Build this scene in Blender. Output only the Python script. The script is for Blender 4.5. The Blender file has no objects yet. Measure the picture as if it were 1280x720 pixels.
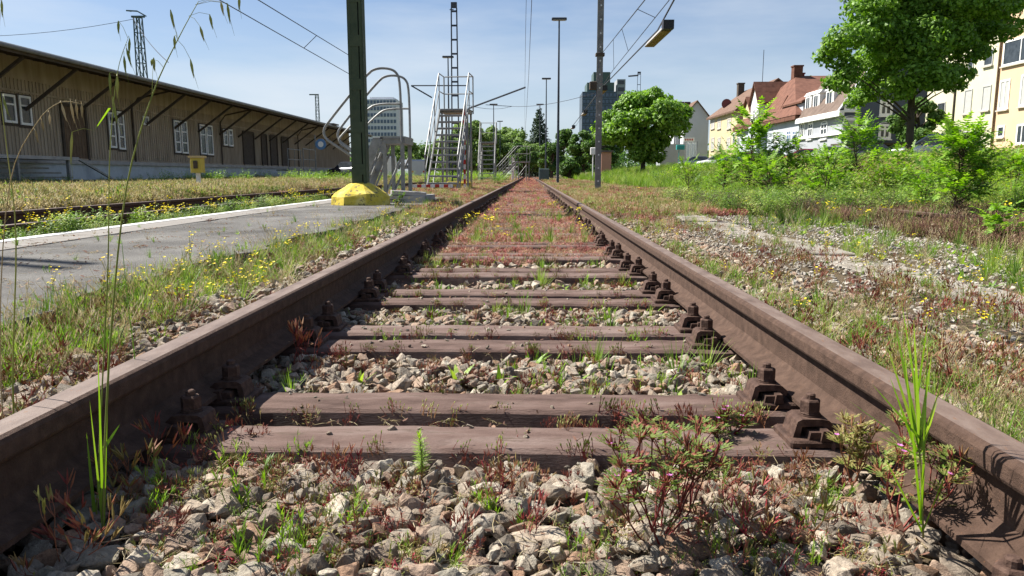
import bpy, math, random
import numpy as np
from mathutils import Vector, Matrix, noise as mnoise
random.seed(7)
RS = np.random.RandomState(11)
scene = bpy.context.scene
COL = scene.collection
PI = math.pi
R = math.radians

# ------------------------------------------------------------------ camera
PITCH, YAW = math.atan(142/924), math.atan(.02273/1.0117)
CAM = Vector((.06, 0, .554))
cd = bpy.data.cameras.new("camera"); cam = bpy.data.objects.new("camera", cd); COL.objects.link(cam)
cd.sensor_width = 36; cd.lens = 924/1280*36; cd.clip_start = .02; cd.clip_end = 6000
cam.location = CAM; cam.rotation_euler = (PI/2-PITCH, 0, YAW)
scene.camera = cam
cam_m = cam.rotation_euler.to_matrix()

def ray(px, py):
    return (cam_m @ Vector(((px-640)/924, -(py-360)/924, -1))).normalized()
def at(px, py, Y):
    d = ray(px, py); return CAM + d*((Y-CAM.y)/d.y)
def atx(px, py, X):
    d = ray(px, py); return CAM + d*((X-CAM.x)/d.x)
def gnd(px, py, z=0.):
    d = ray(px, py); return CAM + d*((z-CAM.z)/d.z)

# ------------------------------------------------------------------ light
SUN = Vector((-1, .4, 1.22)).normalized()
ld = bpy.data.lights.new("sun", 'SUN'); ld.energy = 5.0; ld.angle = R(.5); ld.color = (1, .95, .87)
sun = bpy.data.objects.new("sun", ld); COL.objects.link(sun)
sun.rotation_euler = SUN.to_track_quat('Z', 'Y').to_euler()
world = bpy.data.worlds.new("World"); scene.world = world; world.use_nodes = True
wn, wl = world.node_tree.nodes, world.node_tree.links
wn.clear()
wo = wn.new('ShaderNodeOutputWorld'); bg = wn.new('ShaderNodeBackground')
sky = wn.new('ShaderNodeTexSky'); sky.sky_type = 'NISHITA'; sky.sun_disc = False
sky.sun_elevation = math.asin(SUN.z); sky.sun_rotation = math.atan2(SUN.x, SUN.y) % (2*PI)
sky.air_density = 1.0; sky.dust_density = .6; sky.ozone_density = 2.0
tc = wn.new('ShaderNodeTexCoord'); mp = wn.new('ShaderNodeMapping'); mp.inputs['Scale'].default_value = (1.2, 1.2, 6.0)
nz = wn.new('ShaderNodeTexNoise'); nz.inputs['Scale'].default_value = 1.6; nz.inputs['Detail'].default_value = 6; nz.inputs['Roughness'].default_value = .55
rp = wn.new('ShaderNodeValToRGB'); rp.color_ramp.elements[0].position = .42; rp.color_ramp.elements[1].position = .80
rp.color_ramp.elements[1].color = (.85, .85, .85, 1)
mx = wn.new('ShaderNodeMix'); mx.data_type = 'RGBA'; mx.inputs['B'].default_value = (6.9, 7.5, 8.2, 1)
sep = wn.new('ShaderNodeSeparateXYZ'); hr = wn.new('ShaderNodeMapRange')
hr.inputs['From Min'].default_value = 0; hr.inputs['From Max'].default_value = .30
hr.inputs['To Min'].default_value = .62; hr.inputs['To Max'].default_value = 0
mx2 = wn.new('ShaderNodeMix'); mx2.data_type = 'RGBA'; mx2.inputs['B'].default_value = (5.9, 6.8, 7.5, 1)
tint = wn.new('ShaderNodeMix'); tint.data_type = 'RGBA'; tint.blend_type = 'MULTIPLY'; tint.inputs['Factor'].default_value = 1
tint.inputs['B'].default_value = (.80, .88, 1.03, 1)
wl.new(tc.outputs['Generated'], mp.inputs[0]); wl.new(mp.outputs[0], nz.inputs[0]); wl.new(nz.outputs[0], rp.inputs[0])
wl.new(tc.outputs['Generated'], sep.inputs[0]); wl.new(sep.outputs[2], hr.inputs[0])
wl.new(sky.outputs[0], tint.inputs['A'])
wl.new(tint.outputs['Result'], mx2.inputs['A']); wl.new(hr.outputs[0], mx2.inputs['Factor'])
wl.new(mx2.outputs['Result'], mx.inputs['A']); wl.new(rp.outputs[0], mx.inputs['Factor'])
wl.new(mx.outputs['Result'], bg.inputs[0]); bg.inputs[1].default_value = .05
wl.new(bg.outputs[0], wo.inputs[0])
scene.view_settings.view_transform = 'Standard'; scene.view_settings.look = 'None'
scene.view_settings.exposure = 1.22; scene.view_settings.gamma = 1
scene.render.engine = 'CYCLES'
scene.cycles.max_bounces = 6; scene.cycles.transparent_max_bounces = 6
scene.cycles.use_denoising = True

# ------------------------------------------------------------------ materials
MATS = {}
def mat(name, cols, rough=.85, scale=8., detail=5, bump=0., bscale=None, spec=.3, rnd=0., island=False, transl=0., metal=0., coord='Object', stretch=None, spots=None, alpha=None):
    """cols: list of colours blended by noise; rnd: random value per object; spots=(colour, scale, threshold)"""
    if name in MATS: return MATS[name]
    m = bpy.data.materials.new(name); m.use_nodes = True; MATS[name] = m
    n, l = m.node_tree.nodes, m.node_tree.links
    b = n['Principled BSDF']; b.inputs['Roughness'].default_value = rough; b.inputs['Metallic'].default_value = metal
    b.inputs['Specular IOR Level'].default_value = spec
    t = n.new('ShaderNodeTexCoord'); vec = t.outputs[coord]
    if stretch:
        mpn = n.new('ShaderNodeMapping'); mpn.inputs['Scale'].default_value = stretch; l.new(vec, mpn.inputs[0]); vec = mpn.outputs[0]
    no = n.new('ShaderNodeTexNoise'); no.inputs['Scale'].default_value = scale; no.inputs['Detail'].default_value = detail
    no.inputs['Roughness'].default_value = .6
    l.new(vec, no.inputs[0])
    cr = n.new('ShaderNodeValToRGB'); e = cr.color_ramp
    k = len(cols)
    if k == 1: cols = [cols[0], tuple(c*.82 for c in cols[0])]; k = 2
    for i, c in enumerate(cols):
        p = .32+.36*i/(k-1)
        el = e.elements[i] if i < 2 else e.elements.new(p)
        el.position = p; el.color = (*c, 1)
    src = no.outputs[0]
    if rnd or island:
        ma = n.new('ShaderNodeMath'); ma.operation = 'MULTIPLY_ADD'
        if island:
            g = n.new('ShaderNodeNewGeometry'); ro = g.outputs['Random Per Island']
        else:
            g = n.new('ShaderNodeObjectInfo'); ro = g.outputs['Random']
        w = rnd or .5
        ma.inputs[1].default_value = w; l.new(ro, ma.inputs[0])
        ma2 = n.new('ShaderNodeMath'); ma2.operation = 'SUBTRACT'; ma2.inputs[1].default_value = w/2; l.new(src, ma2.inputs[0])
        l.new(ma2.outputs[0], ma.inputs[2]); src = ma.outputs[0]
    l.new(src, cr.inputs[0]); colr = cr.outputs[0]
    if spots:
        sn = n.new('ShaderNodeTexNoise'); sn.inputs['Scale'].default_value = spots[1]; sn.inputs['Detail'].default_value = 8; sn.inputs['Roughness'].default_value = .7
        l.new(vec, sn.inputs[0])
        mr = n.new('ShaderNodeMapRange'); mr.inputs['From Min'].default_value = spots[2]; mr.inputs['From Max'].default_value = spots[2]+.06
        l.new(sn.outputs[0], mr.inputs[0])
        mxx = n.new('ShaderNodeMix'); mxx.data_type = 'RGBA'; l.new(mr.outputs[0], mxx.inputs['Factor']); l.new(colr, mxx.inputs['A'])
        mxx.inputs['B'].default_value = (*spots[0], 1); colr = mxx.outputs['Result']
    l.new(colr, b.inputs['Base Color'])
    if bump:
        bn = n.new('ShaderNodeTexNoise'); bn.inputs['Scale'].default_value = bscale or scale*4; bn.inputs['Detail'].default_value = 6; bn.inputs['Roughness'].default_value = .65
        l.new(vec, bn.inputs[0])
        bu = n.new('ShaderNodeBump'); bu.inputs['Strength'].default_value = 1; bu.inputs['Distance'].default_value = bump
        l.new(bn.outputs[0], bu.inputs['Height']); l.new(bu.outputs[0], b.inputs['Normal'])
    if transl:
        tr = n.new('ShaderNodeBsdfTranslucent'); ms = n.new('ShaderNodeMixShader'); ms.inputs[0].default_value = transl
        hs = n.new('ShaderNodeHueSaturation'); hs.inputs['Value'].default_value = 1.5; hs.inputs['Saturation'].default_value = 1.1
        l.new(colr, hs.inputs['Color']); l.new(hs.outputs[0], tr.inputs[0])
        l.new(b.outputs[0], ms.inputs[1]); l.new(tr.outputs[0], ms.inputs[2]); l.new(ms.outputs[0], n['Material Output'].inputs[0])
    return m

RUST = mat('rail_rust', [(.045,.025,.016), (.066,.038,.026), (.092,.055,.038)], .88, 34, 14, .0026, 230, spots=((.15,.070,.032), 130, .63))
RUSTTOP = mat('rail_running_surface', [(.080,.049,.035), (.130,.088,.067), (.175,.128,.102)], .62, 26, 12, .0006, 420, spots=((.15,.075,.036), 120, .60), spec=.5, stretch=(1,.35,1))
RUSTD = mat('bolt_rust', [(.032,.017,.012), (.062,.034,.024), (.11,.066,.048)], .85, 45, 8, .002, 190, spots=((.15,.065,.03), 60, .62))
SLEEP = mat('sleeper_steel', [(.060,.034,.026), (.120,.076,.062), (.17,.122,.104)], .9, 6, 14, .003, 110, rnd=.15, stretch=(.6,2.5,2.5), spots=((.085,.058,.042), 9, .56))
STONE_C = [(.17,.15,.125), (.285,.25,.205), (.36,.305,.245), (.31,.225,.175), (.42,.365,.30), (.29,.275,.23), (.36,.27,.21), (.48,.44,.37)]
def stonemat():
    m = bpy.data.materials.new('ballast_stone'); m.use_nodes = True
    n, l = m.node_tree.nodes, m.node_tree.links
    b = n['Principled BSDF']; b.inputs['Roughness'].default_value = .82; b.inputs['Specular IOR Level'].default_value = .3
    oi = n.new('ShaderNodeObjectInfo'); cr = n.new('ShaderNodeValToRGB'); cr.color_ramp.interpolation = 'CONSTANT'
    cs = STONE_C+[(.31,.20,.135), (.32,.295,.25), (.23,.195,.16)]
    for i, c in enumerate(cs):
        el = cr.color_ramp.elements[i] if i < 2 else cr.color_ramp.elements.new(i/len(cs))
        el.position = i/len(cs); el.color = (*c, 1)
    l.new(oi.outputs['Random'], cr.inputs[0])
    t = n.new('ShaderNodeTexCoord'); n1 = n.new('ShaderNodeTexNoise'); n1.inputs['Scale'].default_value = 2.2; n1.inputs['Detail'].default_value = 9; n1.inputs['Roughness'].default_value = .75
    ad = n.new('ShaderNodeVectorMath'); ad.operation = 'ADD'; l.new(t.outputs['Object'], ad.inputs[0]); l.new(oi.outputs['Random'], ad.inputs[1])
    l.new(ad.outputs[0], n1.inputs[0])
    r2 = n.new('ShaderNodeValToRGB'); r2.color_ramp.elements[0].position = .3; r2.color_ramp.elements[0].color = (.5,.47,.44,1); r2.color_ramp.elements[1].position = .7; r2.color_ramp.elements[1].color = (1.35,1.3,1.22,1)
    l.new(n1.outputs[0], r2.inputs[0])
    mm = n.new('ShaderNodeMix'); mm.data_type = 'RGBA'; mm.blend_type = 'MULTIPLY'; mm.inputs['Factor'].default_value = 1
    l.new(cr.outputs[0], mm.inputs['A']); l.new(r2.outputs[0], mm.inputs['B'])
    # rust dust by patches
    n3 = n.new('ShaderNodeTexNoise'); n3.inputs['Scale'].default_value = .9; n3.inputs['Detail'].default_value = 4; l.new(ad.outputs[0], n3.inputs[0])
    mr = n.new('ShaderNodeMapRange'); mr.inputs['From Min'].default_value = .5; mr.inputs['From Max'].default_value = .7; mr.inputs['To Max'].default_value = .7; l.new(n3.outputs[0], mr.inputs[0])
    m3 = n.new('ShaderNodeMix'); m3.data_type = 'RGBA'; l.new(mr.outputs[0], m3.inputs['Factor']); l.new(mm.outputs['Result'], m3.inputs['A']); m3.inputs['B'].default_value = (.20,.135,.09,1)
    l.new(m3.outputs['Result'], b.inputs['Base Color'])
    n4 = n.new('ShaderNodeTexNoise'); n4.inputs['Scale'].default_value = 5; n4.inputs['Detail'].default_value = 8; n4.inputs['Roughness'].default_value = .7; l.new(ad.outputs[0], n4.inputs[0])
    bu = n.new('ShaderNodeBump'); bu.inputs['Strength'].default_value = .9; bu.inputs['Distance'].default_value = .006; l.new(n4.outputs[0], bu.inputs['Height']); l.new(bu.outputs[0], b.inputs['Normal'])
    return m
STONE = stonemat()
G_LEAF = mat('grass_leaf', [(.085,.16,.022), (.16,.27,.038), (.29,.35,.085)], .55, 3, 3, rnd=.5, transl=.35, spec=.4)
G_BRIGHT = mat('bright_leaf', [(.12,.22,.022), (.19,.33,.034), (.29,.40,.06)], .5, 3, 3, rnd=.4, transl=.4, spec=.4)
G_DRY = mat('dry_grass', [(.30,.24,.12), (.42,.35,.20), (.52,.45,.30)], .8, 3, 3, rnd=.5, transl=.25)
G_STRAW = mat('straw_green', [(.20,.24,.055), (.29,.31,.09), (.38,.36,.15)], .6, 5, 3, rnd=.3, transl=.3)
G_RED = mat('red_stem', [(.16,.028,.026), (.27,.070,.052), (.28,.15,.07)], .55, 4, 3, rnd=.5, transl=.2)
G_REDLEAF = mat('red_leaf', [(.25,.085,.055), (.32,.19,.085), (.22,.25,.07)], .6, 4, 3, rnd=.5, transl=.3)
G_BRN = mat('brown_weed', [(.13,.065,.045), (.22,.12,.085), (.28,.18,.12)], .8, 4, 3, rnd=.5, transl=.2)
G_OLV = mat('olive_leaf', [(.15,.20,.04), (.25,.28,.08), (.31,.25,.10)], .6, 4, 3, rnd=.5, transl=.3)
YEL = mat('yellow_petal', [(.80,.60,.01), (.75,.68,.03)], .6, 5, 2, transl=.2)
PINK = mat('pink_petal', [(.50,.13,.42), (.60,.22,.50)], .6, 5, 2, transl=.2)
WOODY = mat('twig_bark', [(.06,.04,.028), (.12,.085,.06)], .9, 12, 5)

# ------------------------------------------------------------------ mesh building
class MB:
    def __init__(s): s.v = []; s.f = []; s.mi = []; s.cur = 0
    def add(s, vs, fs):
        b = len(s.v); s.v.extend([tuple(v) for v in vs])
        for f in fs: s.f.append(tuple(b+i for i in f)); s.mi.append(s.cur)
    def box(s, x0, x1, y0, y1, z0, z1, M=None):
        vs = [Vector((x, y, z)) for x in (x0, x1) for y in (y0, y1) for z in (z0, z1)]
        if M is not None: vs = [M @ v for v in vs]
        s.add(vs, [(0,1,3,2), (4,6,7,5), (0,4,5,1), (2,3,7,6), (0,2,6,4), (1,5,7,3)])
    def cbox(s, c, sx, sy, sz, rz=0, rx=0, ry=0):
        M = Matrix.Translation(c) @ Matrix.Rotation(rz, 4, 'Z') @ Matrix.Rotation(ry, 4, 'Y') @ Matrix.Rotation(rx, 4, 'X')
        s.box(-sx/2, sx/2, -sy/2, sy/2, -sz/2, sz/2, M)
    def bbox(s, x0, x1, y0, y1, z0, z1, b=.01, M=None):
        """box with chamfered top and vertical edges"""
        cx, cy = (x0+x1)/2, (y0+y1)/2
        rings = []
        for z, i in ((z0, 0), (z1-b, 0), (z1, b)):
            X0, X1, Y0, Y1 = x0+i, x1-i, y0+i, y1-i
            rings.append([(X0+b, Y0, z), (X1-b, Y0, z), (X1, Y0+b, z), (X1, Y1-b, z), (X1-b, Y1, z), (X0+b, Y1, z), (X0, Y1-b, z), (X0, Y0+b, z)])
        vs = [Vector(p) for r in rings for p in r]
        if M is not None: vs = [M @ v for v in vs]
        fs = [(k*8+i, k*8+(i+1) % 8, (k+1)*8+(i+1) % 8, (k+1)*8+i) for k in range(2) for i in range(8)]
        fs += [tuple(range(7, -1, -1)), tuple(range(16, 24))]
        s.add(vs, fs)
    def tube(s, pts, rad, n=6, caps=True):
        pts = [Vector(p) for p in pts]; k = len(pts)
        if not isinstance(rad, (list, tuple)): rad = [rad]*k
        vs = []; up = None
        for i, p in enumerate(pts):
            t = (pts[min(i+1, k-1)]-pts[max(i-1, 0)])
            t = t.normalized() if t.length > 1e-9 else Vector((0,0,1))
            if up is None: up = t.orthogonal().normalized()
            else:
                up = up - t*up.dot(t); up = up.normalized() if up.length > 1e-6 else t.orthogonal().normalized()
            w = t.cross(up)
            for j in range(n):
                a = 2*PI*j/n; vs.append(p+(up*math.cos(a)+w*math.sin(a))*rad[i])
        fs = [(i*n+j, i*n+(j+1) % n, (i+1)*n+(j+1) % n, (i+1)*n+j) for i in range(k-1) for j in range(n)]
        if caps: fs += [tuple(range(n-1, -1, -1)), tuple((k-1)*n+j for j in range(n))]
        s.add(vs, fs)
    def prism_y(s, prof, y0, y1, M=None):
        n = len(prof)
        vs = [Vector((x, y, z)) for y in (y0, y1) for x, z in prof]
        if M is not None: vs = [M @ v for v in vs]
        fs = [(i, (i+1) % n, n+(i+1) % n, n+i) for i in range(n)]+[tuple(range(n-1, -1, -1)), tuple(range(n, 2*n))]
        s.add(vs, fs)
    def poly(s, pts): s.add(pts, [tuple(range(len(pts)))])
    def cyl(s, c, r, h, n=10, r2=None): s.tube([c, Vector(c)+Vector((0,0,h))], [r, r if r2 is None else r2], n)
    def blade(s, base, d, length, w, droop=.5, seg=3, side=None, tip=.1):
        """a leaf strip from base heading d, bending down"""
        d = Vector(d).normalized(); side = side or (d.cross(Vector((0,0,1))) if abs(d.z) < .98 else Vector((1,0,0)))
        side = Vector(side).normalized(); p = Vector(base); vs = []
        for i in range(seg+1):
            t = i/seg; ww = w*(math.sin(PI*(.25+.75*t))*.9+tip) if i < seg else w*.05
            vs += [p-side*ww/2, p+side*ww/2]
            p = p+d*(length/seg); d = (d+Vector((0,0,-droop/seg))).normalized()
        s.add(vs, [(2*i, 2*i+1, 2*i+3, 2*i+2) for i in range(seg)])
    def mesh(s, name, mats, smooth=False):
        me = bpy.data.meshes.new(name); me.from_pydata(s.v, [], s.f)
        for m in (mats if isinstance(mats, (list, tuple)) else [mats]): me.materials.append(m)
        if any(s.mi): me.polygons.foreach_set('material_index', s.mi)
        if smooth: me.polygons.foreach_set('use_smooth', [True]*len(me.polygons))
        me.update(); return me
    def build(s, name, mats, parent=None, smooth=False, **kw):
        return link(name, s.mesh(name, mats, smooth), parent, **kw)
def link(name, me, parent=None, loc=None, rot=None, scale=None, **kw):
    o = bpy.data.objects.new(name, me); COL.objects.link(o)
    if parent: o.parent = parent
    if loc is not None: o.location = loc
    if rot is not None: o.rotation_euler = rot
    if scale is not None: o.scale = (scale,)*3 if isinstance(scale, (int, float)) else scale
    for k, v in kw.items(): o[k] = v
    return o
def tag(o, label=None, cat=None, group=None, kind=None):
    if label: o['label'] = label
    if cat: o['category'] = cat
    if group: o['group'] = group
    if kind: o['kind'] = kind
    return o
def thing(name, label, cat, loc=(0,0,0), rz=0, group=None):
    o = bpy.data.objects.new(name, None); COL.objects.link(o); o.location = loc; o.rotation_euler = (0,0,rz)
    return tag(o, label, cat, group)
def copy_tree(o, parent=None):
    c = o.copy(); COL.objects.link(c); c.parent = parent
    for ch in list(o.children): copy_tree(ch, c)
    return c
def npmesh(name, V, F, m, smooth=False):
    me = bpy.data.meshes.new(name); V = np.asarray(V, np.float32); F = np.asarray(F, np.int32); k = F.shape[1]
    me.vertices.add(len(V)); me.vertices.foreach_set('co', V.ravel())
    me.loops.add(F.size); me.loops.foreach_set('vertex_index', F.ravel())
    me.polygons.add(len(F)); me.polygons.foreach_set('loop_start', np.arange(0, F.size, k, dtype=np.int32))
    me.polygons.foreach_set('use_smooth', np.full(len(F), smooth))
    me.materials.append(m); me.update(calc_edges=True); return me

_vc = {}
def scatter(name, pts, variants, rotz=None, tilt=None, scale=None, rot=None, vi=None, parent=None, **kw):
    """one object of kind stuff: instances of the variant meshes on the points"""
    n = len(pts)
    key = tuple(v.name for v in variants)
    if key not in _vc:
        c = bpy.data.collections.new(name+'_kinds')
        for i, v in enumerate(variants):
            c.objects.link(bpy.data.objects.new('%s_kind_%02d' % (name, i), v))
        _vc[key] = c
    c = _vc[key]
    me = bpy.data.meshes.new(name); me.vertices.add(n); me.vertices.foreach_set('co', np.asarray(pts, np.float32).ravel())
    if rot is None:
        rot = np.zeros((n, 3), np.float32); rot[:, 2] = RS.rand(n)*2*PI if rotz is None else rotz
        if tilt: rot[:, 0] = RS.randn(n)*tilt; rot[:, 1] = RS.randn(n)*tilt
    a = me.attributes.new('rot', 'FLOAT_VECTOR', 'POINT'); a.data.foreach_set('vector', np.asarray(rot, np.float32).ravel())
    if scale is None: scale = np.ones(n)
    scale = np.asarray(scale, np.float32)
    if scale.ndim == 1: scale = np.repeat(scale[:, None], 3, 1)
    a = me.attributes.new('scl', 'FLOAT_VECTOR', 'POINT'); a.data.foreach_set('vector', scale.ravel())
    a = me.attributes.new('vi', 'INT', 'POINT'); a.data.foreach_set('value', (RS.randint(0, len(variants), n) if vi is None else vi).astype(np.int32))
    o = link(name, me, parent, kind='stuff', **kw)
    ng = bpy.data.node_groups.new('place_'+name, 'GeometryNodeTree')
    ng.interface.new_socket('Geometry', in_out='INPUT', socket_type='NodeSocketGeometry')
    ng.interface.new_socket('Geometry', in_out='OUTPUT', socket_type='NodeSocketGeometry')
    N, L = ng.nodes, ng.links
    gi, go = N.new('NodeGroupInput'), N.new('NodeGroupOutput')
    ip = N.new('GeometryNodeInstanceOnPoints'); ci = N.new('GeometryNodeCollectionInfo')
    ci.inputs['Collection'].default_value = c; ci.inputs['Separate Children'].default_value = True; ci.inputs['Reset Children'].default_value = True
    def attr(nm, dt):
        q = N.new('GeometryNodeInputNamedAttribute'); q.data_type = dt; q.inputs['Name'].default_value = nm; return q.outputs['Attribute']
    ip.inputs['Pick Instance'].default_value = True
    e2r = N.new('FunctionNodeEulerToRotation'); L.new(attr('rot', 'FLOAT_VECTOR'), e2r.inputs[0])
    L.new(gi.outputs[0], ip.inputs['Points']); L.new(ci.outputs[0], ip.inputs['Instance'])
    L.new(attr('vi', 'INT'), ip.inputs['Instance Index']); L.new(e2r.outputs[0], ip.inputs['Rotation'])
    L.new(attr('scl', 'FLOAT_VECTOR'), ip.inputs['Scale']); L.new(ip.outputs[0], go.inputs[0])
    md = o.modifiers.new('place', 'NODES'); md.node_group = ng
    return o

# ------------------------------------------------------------------ terrain
XS = [-900,-60,-30,-7.2,-6.4,-5.95,-3.95,-3.6,-2.0,-1.7,-1.15,-.9,.9,1.15,2.0,4.6,6.6,8,11,15,20,30,900]
ZS = [.3,.2,.12,.12,.08,-.03,-.03,.07,.07,.05,-.02,-.078,-.078,-.05,-.05,-.06,-.02,.1,.42,.75,.95,1.0,1.3]
def gz(x, y):
    x = np.asarray(x, float); y = np.asarray(y, float)
    z = np.interp(x, XS, ZS)
    far = np.clip((y-14)/30, 0, 1); side = np.clip((np.abs(x)-1)/1.5, 0, 1)
    z = z+.012*np.sin(x*2.3+y*1.1)*np.sin(y*1.7-x)*side+far*side*.05*np.sin(x*.5+y*.23)
    z = z+np.clip((x-5)/6, 0, 1)*np.clip((y-20)/30, 0, 1)*.30
    return z
def g1(x, y): return float(gz(x, y))

gx = np.unique(np.concatenate([np.arange(-8, 9, .1), np.arange(-40, 45, 1.), np.array([-900,-500,-250,-120,-70,60,90,160,300,500,900])]))
gy = np.unique(np.concatenate([np.arange(-4, 16, .12), np.arange(16, 60, .8), np.arange(60, 200, 5.), np.array([-300,-100,-40,-15,-8,260,400,700,1100,2000,3000])]))
GX, GY = np.meshgrid(gx, gy)
V = np.stack([GX.ravel(), GY.ravel(), gz(GX, GY).ravel()], 1)
nx, ny = len(gx), len(gy)
I = (np.arange(ny-1)[:, None]*nx+np.arange(nx-1)[None]).ravel()
F = np.stack([I, I+1, I+nx+1, I+nx], 1)

def groundmat():
    m = bpy.data.materials.new('ground_soil'); m.use_nodes = True
    n, l = m.node_tree.nodes, m.node_tree.links
    b = n['Principled BSDF']; b.inputs['Roughness'].default_value = .95; b.inputs['Specular IOR Level'].default_value = .15
    t = n.new('ShaderNodeTexCoord'); s = n.new('ShaderNodeSeparateXYZ'); l.new(t.outputs['Object'], s.inputs[0])
    nz = n.new('ShaderNodeTexNoise'); nz.inputs['Scale'].default_value = .8; nz.inputs['Detail'].default_value = 6; l.new(t.outputs['Object'], nz.inputs[0])
    a = n.new('ShaderNodeMath'); a.operation = 'MULTIPLY_ADD'; a.inputs[1].default_value = 2.0; l.new(nz.outputs[0], a.inputs[0]); l.new(s.outputs[0], a.inputs[2])
    mr = n.new('ShaderNodeMapRange'); mr.inputs['From Min'].default_value = -29; mr.inputs['From Max'].default_value = 31; l.new(a.outputs[0], mr.inputs[0])
    cr = n.new('ShaderNodeValToRGB'); e = cr.color_ramp
    stops = [(-29,(.13,.14,.05)), (-14,(.19,.17,.08)), (-7,(.20,.17,.10)), (-5,(.13,.10,.08)), (-1.6,(.15,.12,.08)), (-.6,(.10,.072,.052)), (1.6,(.10,.072,.052)),
             (2.6,(.30,.275,.225)), (4.6,(.27,.235,.18)), (6.4,(.15,.095,.065)), (8,(.12,.10,.05)), (11,(.10,.13,.03)), (30,(.10,.13,.035))]
    for i, (x, c) in enumerate(stops):
        el = e.elements[i] if i < 2 else e.elements.new(.5)
        el.position = (x+29)/60; el.color = (*c, 1)
    l.new(mr.outputs[0], cr.inputs[0])
    n2 = n.new('ShaderNodeTexNoise'); n2.inputs['Scale'].default_value = 55; n2.inputs['Detail'].default_value = 8; n2.inputs['Roughness'].default_value = .75; l.new(t.outputs['Object'], n2.inputs[0])
    r2 = n.new('ShaderNodeValToRGB'); r2.color_ramp.elements[0].position = .3; r2.color_ramp.elements[0].color = (.45,.42,.4,1); r2.color_ramp.elements[1].position = .7; r2.color_ramp.elements[1].color = (1.6,1.55,1.5,1)
    l.new(n2.outputs[0], r2.inputs[0])
    mm = n.new('ShaderNodeMix'); mm.data_type = 'RGBA'; mm.blend_type = 'MULTIPLY'; mm.inputs['Factor'].default_value = 1
    l.new(cr.outputs[0], mm.inputs['A']); l.new(r2.outputs[0], mm.inputs['B'])
    # the track further off is carpeted with red stonecrop
    my = n.new('ShaderNodeMapRange'); my.inputs['From Min'].default_value = 10; my.inputs['From Max'].default_value = 26; l.new(s.outputs[1], my.inputs[0])
    ab = n.new('ShaderNodeMath'); ab.operation = 'ABSOLUTE'; l.new(s.outputs[0], ab.inputs[0])
    mx_ = n.new('ShaderNodeMapRange'); mx_.inputs['From Min'].default_value = 1.6; mx_.inputs['From Max'].default_value = 2.6; mx_.inputs['To Min'].default_value = 1; mx_.inputs['To Max'].default_value = 0; l.new(ab.outputs[0], mx_.inputs[0])
    pr = n.new('ShaderNodeMath'); pr.operation = 'MULTIPLY'; l.new(my.outputs[0], pr.inputs[0]); l.new(mx_.outputs[0], pr.inputs[1])
    m4 = n.new('ShaderNodeMix'); m4.data_type = 'RGBA'; l.new(pr.outputs[0], m4.inputs['Factor']); l.new(mm.outputs['Result'], m4.inputs['A']); m4.inputs['B'].default_value = (.26,.13,.09,1)
    l.new(m4.outputs['Result'], b.inputs['Base Color'])
    bu = n.new('ShaderNodeBump'); bu.inputs['Strength'].default_value = 1; bu.inputs['Distance'].default_value = .012; l.new(n2.outputs[0], bu.inputs['Height']); l.new(bu.outputs[0], b.inputs['Normal'])
    return m
ground = link('ground', npmesh('ground', V, F, groundmat(), True), kind='structure', label='overgrown stony railway yard ground')

# asphalt path on the left, with paved edge strip and white line
ASPH = mat('asphalt', [(.055,.052,.048), (.105,.10,.093), (.165,.158,.145)], .95, 1.6, 16, .007, 150, spots=((.23,.22,.195), 120, .57))
PAVE = mat('edge_paving', [(.17,.155,.14), (.22,.205,.185)], .9, 6, 8, .002, 120)
LINEW = mat('line_paint', [(.62,.61,.58), (.74,.73,.70)], .8, 25, 8, spots=((.35,.33,.30), 18, .66))
def strip(name, xa, xb, y0, y1, z0, z1, m, edge=0., n=220, **kw):
    mb = MB(); ys = np.linspace(y0, y1, n); vs = []
    for y in ys:
        ea = edge*(mnoise.noise(Vector((y*1.7, 3.1, 0)))+.5*mnoise.noise(Vector((y*7, 9, 0)))); eb = edge*(mnoise.noise(Vector((y*1.9, 7.7, 0)))+.6*mnoise.noise(Vector((y*8, 2, 0))))
        vs += [(xa+ea, y, z0), (xa+ea, y, z1), (xb+eb, y, z1), (xb+eb, y, z0)]
    fs = []
    for i in range(n-1):
        q = 4*i
        fs += [(q, q+1, q+5, q+4), (q+1, q+2, q+6, q+5), (q+2, q+3, q+7, q+6)]
    fs += [(0, 3, 2, 1), (4*n-4, 4*n-3, 4*n-2, 4*n-1)]
    mb.add(vs, fs); return mb.build(name, m, **kw)
path = strip('asphalt_path', -3.12, -1.62, -3, 15, -.02, .10, ASPH, .12, kind='structure', label='worn grey asphalt platform path with weeds along it')
strip('paved_edge', -3.47, -3.12, -3, 15, -.02, .104, PAVE, .01, kind='structure', label='smooth concrete edging of the asphalt path')
strip('edge_line', -3.58, -3.47, -3, 15, -.02, .108, LINEW, .004, kind='structure', label='faded white painted line along the path edge')

# ------------------------------------------------------------------ tracks
def rail_mesh(y0, y1, step=2.5):
    half = [(.0625,0), (.0625,.010), (.022,.024), (.0085,.040), (.0075,.095), (.031,.110), (.0345,.116), (.0350,.138), (.0315,.1455), (.024,.149)]
    prof = [(-x, z) for x, z in reversed(half)]; prof = prof[:-1]+[(-.0625, 0)]+half
    prof = [(-x, z) for x, z in reversed(half)]+half      # closed loop, top left -> bottom left -> bottom right -> top right
    n = len(prof); ys = np.arange(y0, y1+.01, step); mb = MB(); vs = []
    for y in ys:
        for x, z in prof: vs.append((x, y, z))
    fs = [(i*n+j, i*n+(j+1) % n, (i+1)*n+(j+1) % n, (i+1)*n+j) for i in range(len(ys)-1) for j in range(n)]
    fs += [tuple(range(n)), tuple(range(len(vs)-1, len(vs)-1-n, -1))]
    mb.add(vs, fs); mb.mi = [1 if (i % n) in (n-1,) and i < (len(ys)-1)*n else 0 for i in range(len(fs))]; return mb.mesh('rail', [RUST, RUSTTOP])
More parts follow.
